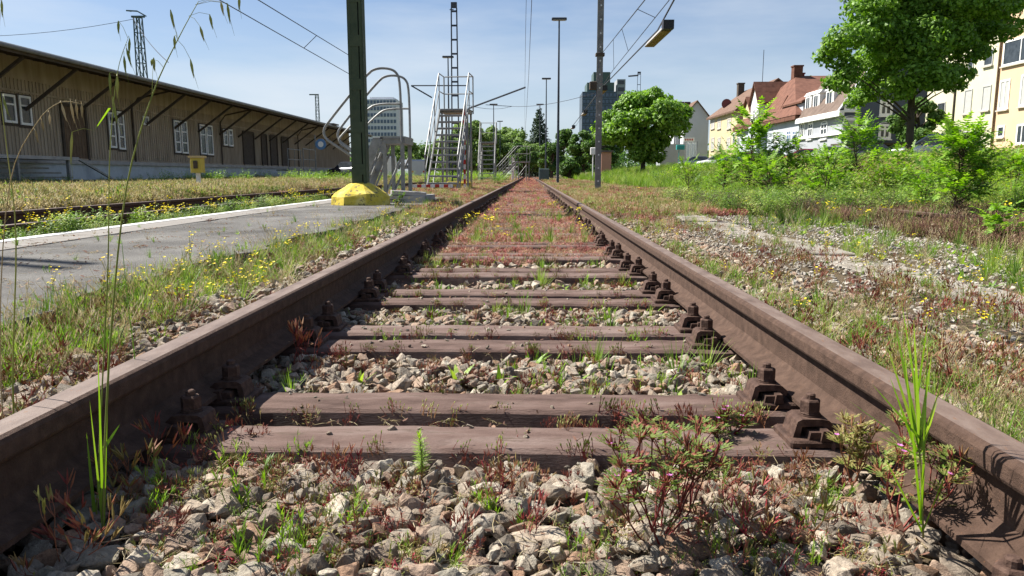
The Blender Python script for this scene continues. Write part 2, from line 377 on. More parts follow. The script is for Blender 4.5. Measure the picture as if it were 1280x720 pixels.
RAILM = rail_mesh(-2.5, 150)
SP, B0 = .869, 1.755          # pair spacing, centre of the first back beam
def beam_mesh(L=2.5, w=.125, h=.10):
    """inverted trough: flat top, flaring sides, a little lip; slightly uneven"""
    w = .142; mb = MB(); xs = np.linspace(-L/2, L/2, 81); vs = []
    prof = [(-w/2-.035, -h), (-w/2-.030, -h+.018), (-w/2-.006, -.010), (-w/2+.006, -.002), (-w/4, 0), (0, .001), (w/4, 0), (w/2-.006, -.002), (w/2+.006, -.010), (w/2+.030, -h+.018), (w/2+.035, -h)]
    for x in xs:
        for j, (y, z) in enumerate(prof):
            q = mnoise.noise(Vector((x*3, j*.7, 2)))*.0022+mnoise.noise(Vector((x*15, j*1.9, 7)))*.0015*(2.4 if j in (3, 4, 7, 8) else 1)
            vs.append((x, y+q, z+q))
    n = len(prof)
    mb.add(vs, [(i*n+j, i*n+j+1, (i+1)*n+j+1, (i+1)*n+j) for i in range(len(xs)-1) for j in range(n-1)]+[tuple(range(n-1, -1, -1)), tuple(len(vs)-n+j for j in range(n))])
    return mb.mesh('sleeper', SLEEP, smooth=False)
BEAM = beam_mesh()
def hexa(mb, c, r, h, ch=.004):
    c = Vector(c); mb.tube([c, c+Vector((0,0,h-ch)), c+Vector((0,0,h))], [r, r, r-ch], 6)
def bolt_mesh():
    mb = MB(); mb.tube([(0,0,.030), (0,0,.036)], .026, 12); mb.tube([(0,0,.036), (0,0,.0395), (0,0,.042)], [.023, .0235, .021], 12)
    hexa(mb, (0,0,.042), .0235, .030); mb.tube([(0,0,.02), (0,0,.082), (0,0,.085)], [.011, .011, .008], 10)
    return mb.mesh('bolt', RUSTD)
def clamp_mesh():
    """bridge-shaped clip: outer leg on the plate, inner lip on the rail foot (rail lies at +x)"""
    mb = MB()
    pr = [(-.044,.0), (-.030,.0), (-.026,.022), (.016,.024), (.024,.012), (.040,.012), (.042,.024), (.028,.036), (.012,.0385), (-.026,.0385), (-.036,.033)]
    mb.prism_y(pr, -.033, .033)
    mb.prism_y([(-.018,-.004), (.012,-.004), (.010,.016), (-.014,.016)], -.050, .050)
    return mb.mesh('clamp', RUSTD)
def plate_mesh():
    mb = MB()
    mb.bbox(-.150, .150, -.058, .058, .001, .014, .004)
    for sx in (-1, 1):
        mb.prism_y([(sx*.068,.014), (sx*.090,.014), (sx*.086,.036), (sx*.072,.036)] if sx > 0 else [(sx*.090,.014), (sx*.068,.014), (sx*.072,.036), (sx*.086,.036)], -.058, .058)
    return mb.mesh('tie_plate', RUSTD)
BOLT, CLAMP, PLATE = bolt_mesh(), clamp_mesh(), plate_mesh()
fm = MB()
for rx in (-.7525, .7525):
    fm.box(rx-.17, rx+.17, -.06, .06, .001, .018)
    for s in (-1, 1):
        fm.bbox(rx+s*.098-.045, rx+s*.098+.045, -.035, .035, .018, .05, .008); hexa(fm, (rx+s*.098, 0, .05), .023, .034)
FAST = fm.mesh('fastening', RUSTD)
track = thing('railway_track', 'rusty overgrown railway track running straight away under the camera', 'railway track')
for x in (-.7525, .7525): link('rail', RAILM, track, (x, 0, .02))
beams = []
for k in range(-1, 34):
    for dy in (0, -.243):
        y = B0+k*SP+dy+random.uniform(-.008, .008)
        if k == -1: y -= .04
        if y < .4: continue
        b = link('sleeper', BEAM, track, (random.uniform(-.02, .02), y, random.uniform(-.003, .002)), (random.uniform(-.006,.006), random.uniform(-.002,.002), random.uniform(-.004, .004)))
        beams.append(y)
        if k < 10:
            for rx in (-.7525, .7525):
                link('tie_plate', PLATE, b, (rx, 0, 0))
                for s in (-1, 1):
                    if k > 5 and s*rx > 0: pass
                    q = (rx+s*.094, 0, .0145)
                    link('clamp', CLAMP, b, q, (0, 0, PI if s > 0 else 0))
                    link('bolt', BOLT, b, (q[0], 0, .023), (0, 0, random.uniform(0, 1)), .9)
        elif k < 26: link('fastening', FAST, b, kind='stuff')
t2 = thing('railway_track', 'second rusty track beyond the white line, half hidden in weeds', 'railway track', (-4.83, 0, -.01))
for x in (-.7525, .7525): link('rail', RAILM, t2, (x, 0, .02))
for k in range(40): link('sleeper', BEAM, t2, (0, 1+k*.65, -.005), kind='thing') 
t3 = thing('railway_track', 'overgrown siding track buried in brown weeds on the right', 'railway track', (5.75, 0, -.06))
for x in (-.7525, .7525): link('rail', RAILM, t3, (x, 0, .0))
for k in range(30): link('sleeper', BEAM, t3, (0, 1+k*.65, -.03))

# concrete cable trough on the right: lids laid end to end
TROUGH = mat('trough_concrete', [(.16,.14,.115), (.23,.205,.17), (.28,.255,.22)], .9, 7, 9, .003, 90)
tr = thing('cable_trough', 'line of flat grey concrete trough lids beside the right rail', 'cable trough')
lidm = MB(); lidm.bbox(-.20, .20, -.245, .245, 0, .06, .008); lidm = lidm.mesh('trough_lid', TROUGH)
y = .3; k = 0
while y < 16:
    if not (3.95 < y < 4.3):
        link('trough_lid', lidm, tr, (2.33+.015*math.sin(k*1.3), y, g1(2.33, y)-.045+random.uniform(-.012, .012)), (random.uniform(-.015,.015), random.uniform(-.02,.02), random.uniform(-.02,.02)))
    y += .505; k += 1

# ------------------------------------------------------------------ ballast
def ico(sub):
    import bmesh
    bm = bmesh.new(); bmesh.ops.create_icosphere(bm, subdivisions=sub, radius=1)
    V = np.array([v.co[:] for v in bm.verts]); F = np.array([[v.index for v in f.verts] for f in bm.faces]); bm.free(); return V, F
ICO = {s: ico(s) for s in (2, 3, 4)}
def stone_mesh(seed, sub, m=STONE, name='stone'):
    """angular broken stone: hull of a few random points, faces split and roughened"""
    import bmesh
    r = np.random.RandomState(seed); k = r.randint(11, 17)
    P = r.randn(k, 3); P /= np.linalg.norm(P, axis=1)[:, None]; P *= r.uniform(.85, 1.15, k)[:, None]
    P *= np.array([r.uniform(.95, 1.3), r.uniform(.7, 1.), r.uniform(.5, .8)])
    bm = bmesh.new(); vs = [bm.verts.new(p) for p in P]
    g = bmesh.ops.convex_hull(bm, input=vs); dead = [v for v in bm.verts if not v.link_faces]
    bmesh.ops.delete(bm, geom=dead, context='VERTS')
    if sub >= 3:
        bmesh.ops.bevel(bm, geom=bm.edges[:], offset=.05, segments=1, affect='EDGES')
        bmesh.ops.triangulate(bm, faces=bm.faces[:])
        bmesh.ops.subdivide_edges(bm, edges=[e for e in bm.edges if e.calc_length() > .22], cuts=2 if sub == 4 else 1, use_grid_fill=True)
        bmesh.ops.triangulate(bm, faces=bm.faces[:]); off = Vector((seed*3.7, 0, 0))
        for v in bm.verts: v.co += v.co.normalized()*(mnoise.fractal(v.co*2.2+off, .8, 2.2, 5)*.085)
    me = bpy.data.meshes.new(name); bm.to_mesh(me); bm.free(); me.materials.append(m); return me
GRAVM = mat('pale_gravel', [(.22,.20,.165), (.30,.27,.225), (.39,.36,.31)], .9, 3, 4, rnd=.8)
PALE_G = [stone_mesh(400+i, 2, GRAVM, 'pebble') for i in range(8)]
HERO = [stone_mesh(100+i, 4) for i in range(16)]
MID = [stone_mesh(200+i, 3) for i in range(14)]
LOW = [stone_mesh(300+i, 2) for i in range(16)]
cell = .012
bx0, bx1, by0, by1 = -1.75, 1.65, .5, 9.0
HX, HY = int((bx1-bx0)/cell), int((by1-by0)/cell)
H = np.full((HX, HY), -.115)
cx = bx0+(np.arange(HX)+.5)*cell; cy = by0+(np.arange(HY)+.5)*cell
H[:] = gz(cx[:, None], cy[None])-.004
TGT = np.full((HX, HY), -.038)
TGT[:] = np.where(np.abs(cx)[:, None] > .8, np.where(cx[:, None] < 0, np.interp(cx, [-1.75, -1.2, -.9], [.03, .025, .015])[:, None], np.interp(cx, [.9, 1.3, 1.65], [.012, .0, -.035])[:, None]), TGT)
sol = np.zeros((HX, HY), bool)
for yb in beams:
    sol[np.ix_(np.abs(cx) < .83, np.abs(cy-yb) < .105)] = True
for k_ in range(-1, 12): sol[np.ix_(np.abs(cx) < .83, np.abs(cy-(B0+k_*SP-.122)) < .08)] = True
TGT[sol] = -1
cands = np.argwhere(~sol)
stones = []
def drop(n, ylo, yhi, rlo, rhi, xlo=bx0, xhi=bx1):
    ok = cands[(cy[cands[:, 1]] > ylo) & (cy[cands[:, 1]] < yhi) & (cx[cands[:, 0]] > xlo) & (cx[cands[:, 0]] < xhi)]
    for _ in range(n):
        pick = ok[RS.randint(0, len(ok), 6)]
        d = TGT[pick[:, 0], pick[:, 1]]-H[pick[:, 0], pick[:, 1]]
        j = d.argmax()
        if d[j] < .002: continue
        i0, j0 = pick[j]
        r = RS.uniform(rlo, rhi) if RS.rand() > .3 else RS.uniform(rlo, rlo+(rhi-rlo)*.35)
        q = max(1, int(r*.75/cell)); a0, a1, b0, b1 = max(0, i0-q), min(HX, i0+q+1), max(0, j0-q), min(HY, j0+q+1)
        if sol[a0:a1, b0:b1].mean() > .25: r *= .6
        hh = H[a0:a1, b0:b1]; zb = .55*hh.max()+.45*hh.mean()
        zc = zb+r*.48
        if zc+r*.4 > TGT[i0, j0]+.030: zc = TGT[i0, j0]+.022-r*.4
        stones.append((cx[i0], cy[j0], zc, r))
        dx = (cx[a0:a1, None]-cx[i0])/r; dy = (cy[None, b0:b1]-cy[j0])/r
        top = zc+r*.6*np.sqrt(np.maximum(0, 1-dx*dx-dy*dy)); H[a0:a1, b0:b1] = np.maximum(hh, np.where(dx*dx+dy*dy < 1, top, -1))
drop(6500, .5, 1.62, .012, .036)
drop(9500, 1.6, 3.4, .012, .031)
drop(14000, 3.4, 9.0, .014, .033)
drop(2500, .5, 9.0, .012, .022, .9, 1.65)
drop(900, .5, 3.0, .009, .018)
drop(900, .85, 2.0, .012, .03, .40, .70)
drop(900, .85, 2.0, .012, .03, -.7, -.4)
st = np.array(stones)
bed = MB(); 
bed.add([(-1.6, .2, -.16), (1.9, .2, -.16), (1.9, 9.2, -.16), (-1.6, 9.2, -.16), (-1.6, .2, -.15), (1.9, .2, -.15), (1.9, 9.2, -.15), (-1.6, 9.2, -.15)],
        [(0,3,2,1), (4,5,6,7), (0,1,5,4), (1,2,6,5), (2,3,7,6), (3,0,4,7)])
bedo = bed.build('ballast_bed', mat('bed_grit', [(.09,.07,.05), (.16,.13,.10)], .95, 60, 6), kind='structure', label='bed of loose angular grey and brown track ballast')
# apparent size picks the 300 individual stones
cam_d = np.sqrt((st[:, 0]-CAM.x)**2+st[:, 1]**2+(st[:, 2]-CAM.z)**2)
ix = 661+924*(st[:, 0]-CAM.x)/st[:, 1]; iy = 218+946*(CAM.z-st[:, 2])/(st[:, 1]+.15*(CAM.z-st[:, 2]))
vis = (ix > -20) & (ix < 1300) & (iy < 740) & (st[:, 2] > TGT[np.clip(((st[:, 0]-bx0)/cell).astype(int), 0, HX-1), np.clip(((st[:, 1]-by0)/cell).astype(int), 0, HY-1)]-.035)
app = np.where(vis, st[:, 3]/cam_d, 0); order = np.argsort(-app); hero = np.zeros(len(st), bool); hero[order[:300]] = True
for x, y, z, r in st[hero]:
    link('stone', HERO[RS.randint(16)], bedo, (x, y, z), (RS.normal(0, .35), RS.normal(0, .35), RS.rand()*6.28), r)
rest = st[~hero]; n = len(rest)
rot = np.stack([RS.randn(n)*.4, RS.randn(n)*.4, RS.rand(n)*6.28], 1)
near = rest[:, 1] < 3.2
scatter('small_stones', rest[near, :3], MID, rot=rot[near], scale=rest[near, 3], parent=bedo)
scatter('distant_stones', rest[~near, :3], LOW, rot=rot[~near], scale=rest[~near, 3], parent=bedo)
# grit between the stones, and pale fine gravel on the right
n = 15000; gxp = RS.uniform(1.1, 4.6, n); gyp = 1.2+RS.rand(n)**1.3*11
scatter('gravel', np.stack([gxp, gyp, gz(gxp, gyp)+.004], 1), PALE_G, tilt=.4, scale=RS.uniform(.006, .020, n), label='pale fine gravel on the right of the track', category='gravel')
n = 1500; gxp = RS.uniform(-.68, .68, n); gyp = RS.uniform(1.5, 4, n)
gk = np.min(np.abs(gyp[:, None]-np.array(beams)[None]), 1) < .06
scatter('crumbs_of_stone', np.stack([gxp[gk], gyp[gk], np.full(gk.sum(), .002)], 1)[::3], LOW, tilt=.4, scale=RS.uniform(.003, .011, gk.sum())[::3], parent=bedo)

# soil and crumbs packed between the twin beams
BEDM = MATS['bed_grit']
for k_ in range(0, 11):
    yb_ = B0+k_*SP-.122; mb = MB(); n_ = 60
    vs = []
    for i in range(n_+1):
        x = -.9+1.8*i/n_
        for d in (-.075, -.025, .025, .075): vs.append((x, yb_+d, -.062+.014*mnoise.noise(Vector((x*14, k_*3.3+d*30, 1)))-abs(d)*.1))
    mb.add(vs, [(i*4+j, (i+1)*4+j, (i+1)*4+j+1, i*4+j+1) for i in range(n_) for j in range(3)])
    mb.build('packed_soil', BEDM, bedo)
n = 1500; x = RS.uniform(-.68, .68, n); yb_ = B0+RS.randint(0, 9, n)*SP-.122+RS.uniform(-.055, .055, n)
scatter('crumbs_between_beams', np.stack([x, yb_, np.full(n, -.056)], 1), LOW, tilt=.4, scale=RS.uniform(.003, .011, n), parent=bedo)
n = 9000; x = RS.uniform(-.66, .66, n); y = yg = 1/((1/.8)*(1-RS.rand(n))+RS.rand(n)*.0+(1/6.)*0+.12)
k_ = (np.abs(y[:, None]-np.array(beams)[None]).min(1) > .09)
scatter('ballast_grit', np.stack([x, y, np.full(n, -.055)], 1)[k_], LOW, tilt=.5, scale=RS.uniform(.004, .012, n)[k_], parent=bedo)

# ------------------------------------------------------------------ plant kinds
U = random.uniform
def dirv(a, el): return Vector((math.cos(a)*math.cos(el), math.sin(a)*math.cos(el), math.sin(el)))
def grass_tuft(n, h, w, spread=.5, droop=.9, name='grass_tuft', mats=None, seg=4, base=.02):
    mb = MB()
    for i in range(n):
        a = U(0, 2*PI); el = PI/2-abs(random.gauss(0, spread)); L = h*U(.5, 1.1)
        mb.blade(dirv(a, 0)*U(0, base), dirv(a, max(.25, el)), L, w*U(.7, 1.2), droop*U(.3, 1.4), seg, side=dirv(a+PI/2+U(-.6, .6), 0))
    return mb.mesh(name, mats or G_LEAF)
def herb(n, h, name='red_herb', leaves=True, pods=True, stem=.0008, leafn=3, lw=.0045):
    """branching red stems with little cut leaves and beaked pods; slots stem, leaf, bright red"""
    mb = MB()
    def grow(p, d, L, r, depth):
        d1 = (d+Vector((U(-.25,.25), U(-.25,.25), U(.0,.3)))).normalized()
        q = p+d*L*.5; e = q+d1*L*.5
        mb.cur = 0; mb.tube([p, q, e], [r, r*.85, r*.7], 3, caps=False)
        if depth == 0:
            if pods:
                for k in range(random.randint(1, 3)):
                    dd = (d1+Vector((U(-.6,.6), U(-.6,.6), U(.1,.6)))).normalized(); mb.cur = random.choice((0, 1, 1))
                    mb.tube([e, e+dd*.006, e+dd*.012, e+dd*.022], [.0007, .0018, .0014, .0003], 3, caps=False)
            return
        if leaves:
            for k in range(leafn):
                a = U(0, 2*PI); mb.cur = 1 if U(0, 1) < .75 else 0
                dd = dirv(a, U(-.1, .7)); c = e+dd*.008
                for j in range(4):
                    mb.blade(c, (dd+dirv(a+U(-1.3, 1.3), U(-.2, .5))*.8), lw*U(1.5, 3), lw*.55, .5, 2)
        for k in range(random.randint(2, 3)):
            grow(e, (d1+Vector((U(-.75,.75), U(-.75,.75), U(-.1,.5)))).normalized(), L*U(.55, .85), r*.75, depth-1)
    for i in range(n):
        grow(Vector((U(-.01,.01), U(-.01,.01), 0)), dirv(U(0, 2*PI), U(.5, 1.3)), h*U(.3, .45), stem*U(.8, 1.3), 2)
    return mb.mesh(name, [G_RED, G_REDLEAF])
CRIM = mat('crimson_stem', [(.22,.018,.03), (.36,.035,.06), (.30,.08,.05)], .55, 4, 3, rnd=.5, transl=.2)
def crimson(me):
    me.materials[0] = CRIM; return me
def sedum(n, rad, h, mats, name='stonecrop', seg=1, w=.010):
    mb = MB()
    for i in range(n):
        a = U(0, 2*PI); r = rad*math.sqrt(U(0, 1)); p = Vector((r*math.cos(a), r*math.sin(a), 0)); hh = h*U(.5, 1.1)
        mb.cur = 0 if len(mats) == 1 or U(0, 1) < .65 else 1
        d = dirv(U(0, 6.28), U(1.0, 1.5)); mb.tube([p, p+d*hh], [w*.12, w*.1], 3, caps=False)
        for k in range(5):
            t = U(.25, 1); mb.blade(p+d*hh*t, dirv(U(0, 6.28), U(.1, 1.1)), w*U(1, 2), w*.45, .2, 1)
    return mb.mesh(name, mats)
def rosette(n, L, w, name='broad_leaved_weed', mats=None, el=.6):
    mb = MB()
    for i in range(n):
        a = 2*PI*i/n+U(-.3, .3); mb.blade(dirv(a, 0)*.004, dirv(a, U(.2, 1.)*el*2), L*U(.6, 1.1), w*U(.7, 1.1), U(.4, 1.3), 4, side=dirv(a+PI/2, U(-.3, .3)), tip=.15)
    return mb.mesh(name, mats or G_BRIGHT)
def disc(mb, c, r, d=Vector((0,0,1))):
    d = d.normalized(); u = d.orthogonal().normalized(); w = d.cross(u); c = Vector(c)
    k = 9; vs = [c-d*r*.25]+[c+(u*math.cos(2*PI*i/k)+w*math.sin(2*PI*i/k))*r*U(.85, 1.1)+d*r*.12 for i in range(k)]
    mb.add(vs, [(0, 1+i, 1+(i+1) % k) for i in range(k)])
def flower_weed(n, h, name='yellow_flower_weed', fr=.009, stems=G_STRAW, petal=YEL):
    mb = MB()
    for i in range(n):
        a = U(0, 6.28); d = dirv(a, U(1.1, 1.5)); L = h*U(.6, 1.1); p = dirv(a, 0)*.01; q = p+d*L*.6
        mb.cur = 0; mb.tube([p, q], [.0016, .0012], 3, caps=False)
        for k in range(random.randint(2, 4)):
            e = q+(d+Vector((U(-.5,.5), U(-.5,.5), 0))).normalized()*L*.4*U(.6, 1.1)
            mb.cur = 0; mb.tube([q, e], [.0011, .0008], 3, caps=False); mb.cur = 2; disc(mb, e, fr*U(.7, 1.2), Vector((U(-.4,.4), U(-.4,.4), 1)))
        for k in range(3):
            mb.cur = 1; t = U(.1, .6); mb.blade(p+d*L*t, dirv(U(0, 6.28), .5), h*.16, .008, .8, 2)
    for k in range(7):
        mb.cur = 1; mb.blade((0,0,.0), dirv(U(0, 6.28), U(.1, .6)), h*.35, .014, .8, 3)
    return mb.mesh(name, [stems, G_LEAF, petal])
def dry_stalks(n, h, name='dry_grass_stalks', mats=None):
    mb = MB()
    for i in range(n):
        a = U(0, 6.28); d = dirv(a, U(.9, 1.5)); L = h*U(.5, 1.1); p = dirv(a, 0)*U(0, .03); pts = [p+d*L*t+Vector((math.cos(a), math.sin(a), 0))*L*.2*t*t for t in (0, .4, .75, 1)]
        mb.tube(pts, [.0009, .0008, .0006, .0004], 3, caps=False)
        for k in range(8):
            t = U(.68, 1); q = pts[2].lerp(pts[3], (t-.68)/.32); mb.blade(q, (dirv(U(0, 6.28), U(0, 1))+d*1.6), .016*U(.6, 1.3), .0035, .2, 1)
        mb.blade(p, dirv(a+U(-1, 1), U(.5, 1.2)), L*.5, .004, 1, 3)
    return mb.mesh(name, mats or G_DRY)
def feather(h, name='needle_leaved_shoot', n=130, L=.018, mats=None, w=.0022):
    mb = MB(); pts = [Vector((.004*math.sin(t*3), .002*t, h*t)) for t in (0, .3, .6, .85, 1)]
    mb.cur = 1; mb.tube(pts, [.0022, .002, .0018, .0012, .0006], 5)
    mb.cur = 0
    for i in range(n):
        t = .12+.88*i/n; a = i*2.4; q = Vector((.004*math.sin(t*3), .002*t, h*t)); mb.blade(q, dirv(a, U(.15, .6) if t < .9 else U(.7, 1.4)), L*(1.15-.55*abs(t-.5))*U(.8, 1.1), w, .3, 2)
    return mb.mesh(name, mats or [G_BRIGHT, G_STRAW])
def narrow_sprouts(n, h, name='narrow_leaved_sprouts', mats=None, w=.0028):
    mb = MB()
    for i in range(n):
        a = U(0, 6.28); p = dirv(a, 0)*U(0, .035); d = dirv(a, U(1.05, 1.5)); L = h*U(.5, 1.05)
        mb.cur = 1; mb.tube([p, p+d*L*.9], [.0011, .0007], 3, caps=False); mb.cur = 0
        for k in range(16):
            t = U(.08, .9); mb.blade(p+d*L*t, (dirv(U(0, 6.28), U(.3, .9))+d*.8), h*.26*U(.6, 1), w, .35, 2)
    return mb.mesh(name, mats or [G_BRIGHT, G_STRAW])
def leafy_clump(n, R_, H_, ls, mats, name='leafy_weed', stems=7):
    mb = MB(); mb.cur = 1
    tips = []
    for i in range(stems):
        a = U(0, 6.28); e = Vector((math.cos(a)*R_*U(.2, .9), math.sin(a)*R_*U(.2, .9), H_*U(.55, 1))); mb.tube([(0,0,0), e*.5+Vector((0,0,H_*.12)), e], [.005*H_, .004*H_, .002*H_], 3, caps=False); tips.append(e)
    mb.cur = 0
    for i in range(n):
        e = random.choice(tips); t = U(.2, 1.05); c = Vector((e.x*t, e.y*t, e.z*(t*.85+.15*t*t)))+Vector((random.gauss(0, R_*.16), random.gauss(0, R_*.16), random.gauss(0, H_*.08)))
        if c.z < .01: c.z = U(.01, .08)
        mb.blade(c, dirv(U(0, 6.28), U(-.2, .8)), ls*U(.6, 1.2), ls*.42, .6, 2)
    return mb.mesh(name, mats)
def moss_tufts(n=14):
    mb = MB()
    for i in range(n):
        a = U(0, 6.28); p = dirv(a, 0)*U(0, .02); L = U(.008, .026); d = dirv(U(0, 6.28), U(1.1, 1.55)); mb.cur = 0
        mb.tube([p, p+d*L], [.0006, .0005], 3, caps=False); mb.cur = 1; mb.tube([p+d*L, p+d*(L+.003), p+d*(L+.006)], [.0006, .0014, .0002], 3, caps=False)
    return mb.mesh('moss_tuft', [G_RED, G_STRAW])

TUFT = [grass_tuft(22, .13, .0045), grass_tuft(14, .10, .005, .7), grass_tuft(30, .17, .004, .45), grass_tuft(10, .08, .006, .8, mats=G_BRIGHT)]
TALL = [grass_tuft(40, .50, .007, .28, .7, 'tall_grass', base=.08), grass_tuft(34, .42, .008, .35, .9, 'tall_grass', mats=G_BRIGHT, base=.08), dry_stalks(14, .55)]
HERB = [herb(3, .10), herb(4, .13), herb(2, .08), herb(3, .12, leafn=2)]
HERBD = [herb(3, .11, leaves=False), herb(4, .14, leaves=False)]
ROS = [rosette(8, .07, .016), rosette(10, .09, .020), rosette(6, .05, .014), rosette(5, .10, .013, el=.95)]
FLOW = [flower_weed(4, .22), flower_weed(6, .28), flower_weed(3, .17)]
DRY = [dry_stalks(10, .16), dry_stalks(14, .22), dry_stalks(8, .12)]
NAR = [narrow_sprouts(5, .09), narrow_sprouts(7, .12), narrow_sprouts(4, .07)]
MOSS = [moss_tufts(), moss_tufts(20), moss_tufts(9)]
SED = [crimson(sedum(20, .05, .045, [CRIM, G_OLV])), sedum(26, .06, .05, [G_REDLEAF, G_RED]), sedum(30, .08, .06, [G_OLV, G_RED]), sedum(22, .06, .06, [G_OLV, G_LEAF]), sedum(24, .07, .05, [G_REDLEAF, G_OLV])]
YARD = mat('yard_plant', [(.20,.20,.06), (.31,.27,.11), (.40,.33,.17)], .8, 3, 3, rnd=.6, transl=.25)
REDC = mat('red_carpet', [(.42,.17,.145), (.55,.28,.235), (.45,.33,.22)], .8, 3, 3, rnd=.6, transl=.2)
CARP = [sedum(60, .16, .07, [REDC, G_BRN], 'red_carpet_plant', w=.022), sedum(60, .18, .08, [REDC, G_RED], 'red_carpet_plant', w=.022), sedum(50, .15, .06, [REDC, YARD], 'red_carpet_plant', w=.022)]
BRNC = [sedum(60, .16, .16, [G_BRN, G_DRY], 'brown_weed', w=.020), sedum(60, .18, .20, [G_BRN, G_OLV], 'brown_weed', w=.020), dry_stalks(16, .22, mats=G_BRN), dry_stalks(14, .2)]
DRYC = [sedum(60, .18, .08, [G_DRY, YARD], 'dry_ground_cover', w=.024), sedum(60, .20, .10, [YARD, G_DRY], 'dry_ground_cover', w=.024), sedum(50, .2, .10, [YARD, G_LEAF], 'dry_ground_cover', w=.03)]
LEAFY = [leafy_clump(240, .28, .40, .055, [G_BRIGHT, G_OLV]), leafy_clump(260, .30, .32, .045, [G_LEAF, G_OLV]), leafy_clump(200, .22, .5, .05, [G_BRIGHT, G_OLV])]
DKLF = mat('dark_herb_leaf', [(.045,.055,.025), (.08,.06,.05), (.12,.13,.05)], .7, 3, 3, rnd=.5, transl=.2)
DARKC = [leafy_clump(260, .24, .26, .03, [DKLF, G_BRN]), leafy_clump(240, .26, .24, .035, [G_LEAF, G_BRN]), leafy_clump(220, .2, .3, .028, [DKLF, G_BRN])]

def yd(n, y0, y1, pw=1.):
    """depth samples thinning with distance"""
    u = RS.rand(n); return 1/((1/y0**pw)*(1-u)+(1/y1**pw)*u)**(1/pw)
def patchy(x, y, s, thr, off=0.):
    k = np.array([mnoise.noise(Vector((a*s, b*s, off))) for a, b in zip(x, y)]); return k > thr
def spread(name, n, xa, xb, ya, yb, variants, sc=(.7, 1.2), label=None, cat='weeds', patch=None, z=None, pw=.6, tilt=.12, off=None, excl=None, grow=0.):
    x = RS.uniform(xa, xb, n); y = yd(n, ya, yb, pw)
    k = np.ones(n, bool)
    if patch: k &= patchy(x, y, patch[0], patch[1], patch[2] if len(patch) > 2 else 0)
    k &= np.abs(np.abs(x)-.7525) > .06
    if excl: k &= ~excl(x, y)
    x, y = x[k], y[k]
    zz = gz(x, y) if z is None else np.full(len(x), z)
    return scatter(name, np.stack([x, y, zz], 1), variants, tilt=tilt, scale=RS.uniform(sc[0], sc[1], len(x))*(1+grow*y), label=label, category=cat)
BM = np.array(beams)
onbeam = lambda x, y: (np.abs(y[:, None]-BM[None]).min(1) < .085) & (np.abs(x) < .85)
zc = -.055
# between the rails
spread('red_herbs', 290, -.68, .66, 1.25, 7, HERB+HERBD, (.35, .75), 'small red-stemmed herbs growing between the sleepers', z=zc, excl=onbeam, patch=(1.3, -.25))
spread('red_stonecrop', 900, -.68, .68, 2.4, 11, SED, (.35, .8), 'low red stonecrop between the sleepers', z=zc, excl=onbeam, patch=(1.1, -.1, 5))
spread('green_sprouts', 620, -.66, .66, 1.85, 9, NAR+TUFT+ROS, (.45, .95), 'scattered green sprouts between the sleepers', z=zc, excl=onbeam, patch=(1.5, -.1, 9), pw=.3)
spread('dry_twigs', 170, -.68, .68, 1.2, 8, DRY[2:]+HERBD, (.35, .7), 'thin dry stalks among the ballast', z=zc, excl=onbeam)
mk = 260; x = RS.uniform(-.62, .6, mk); y = np.array([random.choice([b for b in beams if b < 5]) for _ in range(mk)])+RS.choice([-1, 1], mk, p=[.75, .25])*RS.uniform(.06, .085, mk)
scatter('moss', np.stack([x, y, np.full(mk, -.012)], 1), MOSS, tilt=.2, scale=RS.uniform(.7, 1.5, mk), label='tiny yellow-green moss stalks along the sleeper edges', category='moss')
spread('red_ground_cover', 600, -.7, .7, 4.5, 9, CARP, (.25, .55), 'sparse red ground cover on the middle stretch of track', z=-.03, patch=(.8, -.15, 3))
spread('red_weed_carpet', 12000, -1.9, 1.9, 6, 120, CARP, (.5, 1.0), 'dense red weed carpet covering the distant track', excl=lambda x, y: (RS.rand(len(x)) > np.clip((y-5.)/12, .05, 1)**.8) | (np.abs(x) > .9) & (RS.rand(len(x)) > (y-7)/16), pw=.9, z=-.065, grow=.006)
spread('carpet_greens', 420, -.7, .7, 6, 40, TUFT+NAR+FLOW[2:]+DRY, (.6, 1.2), 'green tufts poking through the red weed carpet', z=-.03, pw=.6, patch=(.6, -.1, 7))
spread('seedlings', 260, -.66, .62, 1.0, 1.56, HERB+MOSS+NAR+SED, (.3, .75), 'tiny red and green seedlings in the nearest ballast', z=-.035, patch=(2.5, -.2, 3))
# left shoulder, path edge and verge
spread('shoulder_herbs', 430, -1.5, -.84, 1.1, 9, HERB+SED+SED, (.6, 1.1), 'red herbs on the stones left of the track', z=.0, patch=(1.2, -.15, 2))
spread('shoulder_grass', 200, -1.5, -.9, 1.6, 9, TUFT+DRY+NAR, (.5, 1.0), 'thin grass on the stones left of the track', z=.01, patch=(1., -.02, 4))
spread('verge_grass', 2100, -1.7, -1.2, 1.3, 17, TUFT+TUFT+NAR+DRY+NAR, (.45, .95), 'green and straw verge grass beside the asphalt path', tilt=.2, pw=.5)
spread('verge_stalks', 350, -1.7, -1.15, 1.5, 17, DRY+HERB, (.5, .85), 'dry verge stalks beside the asphalt path')
spread('verge_flowers', 55, -1.8, -1.1, 2.6, 13, FLOW, (.5, .85), 'small yellow flowers in the verge left of the track', cat='flowers', pw=.2)
spread('path_weeds', 110, -3.3, -2.0, 2.6, 14, TUFT+NAR+DRY+HERB[:1], (.3, .7), 'stray weeds in the cracks of the asphalt path', z=.10, patch=(1.5, .05, 6), pw=.3)
onpath = lambda x, y: (x < -1.6) & (x > -3.6) & (y < 14.8)
spread('verge_far', 3000, -3.6, -.9, 9.5, 70, DRYC+CARP+CARP+CARP+TUFT, (.5, 1.0), 'dry weeds left of the distant track', excl=onpath, pw=.9, grow=.01)
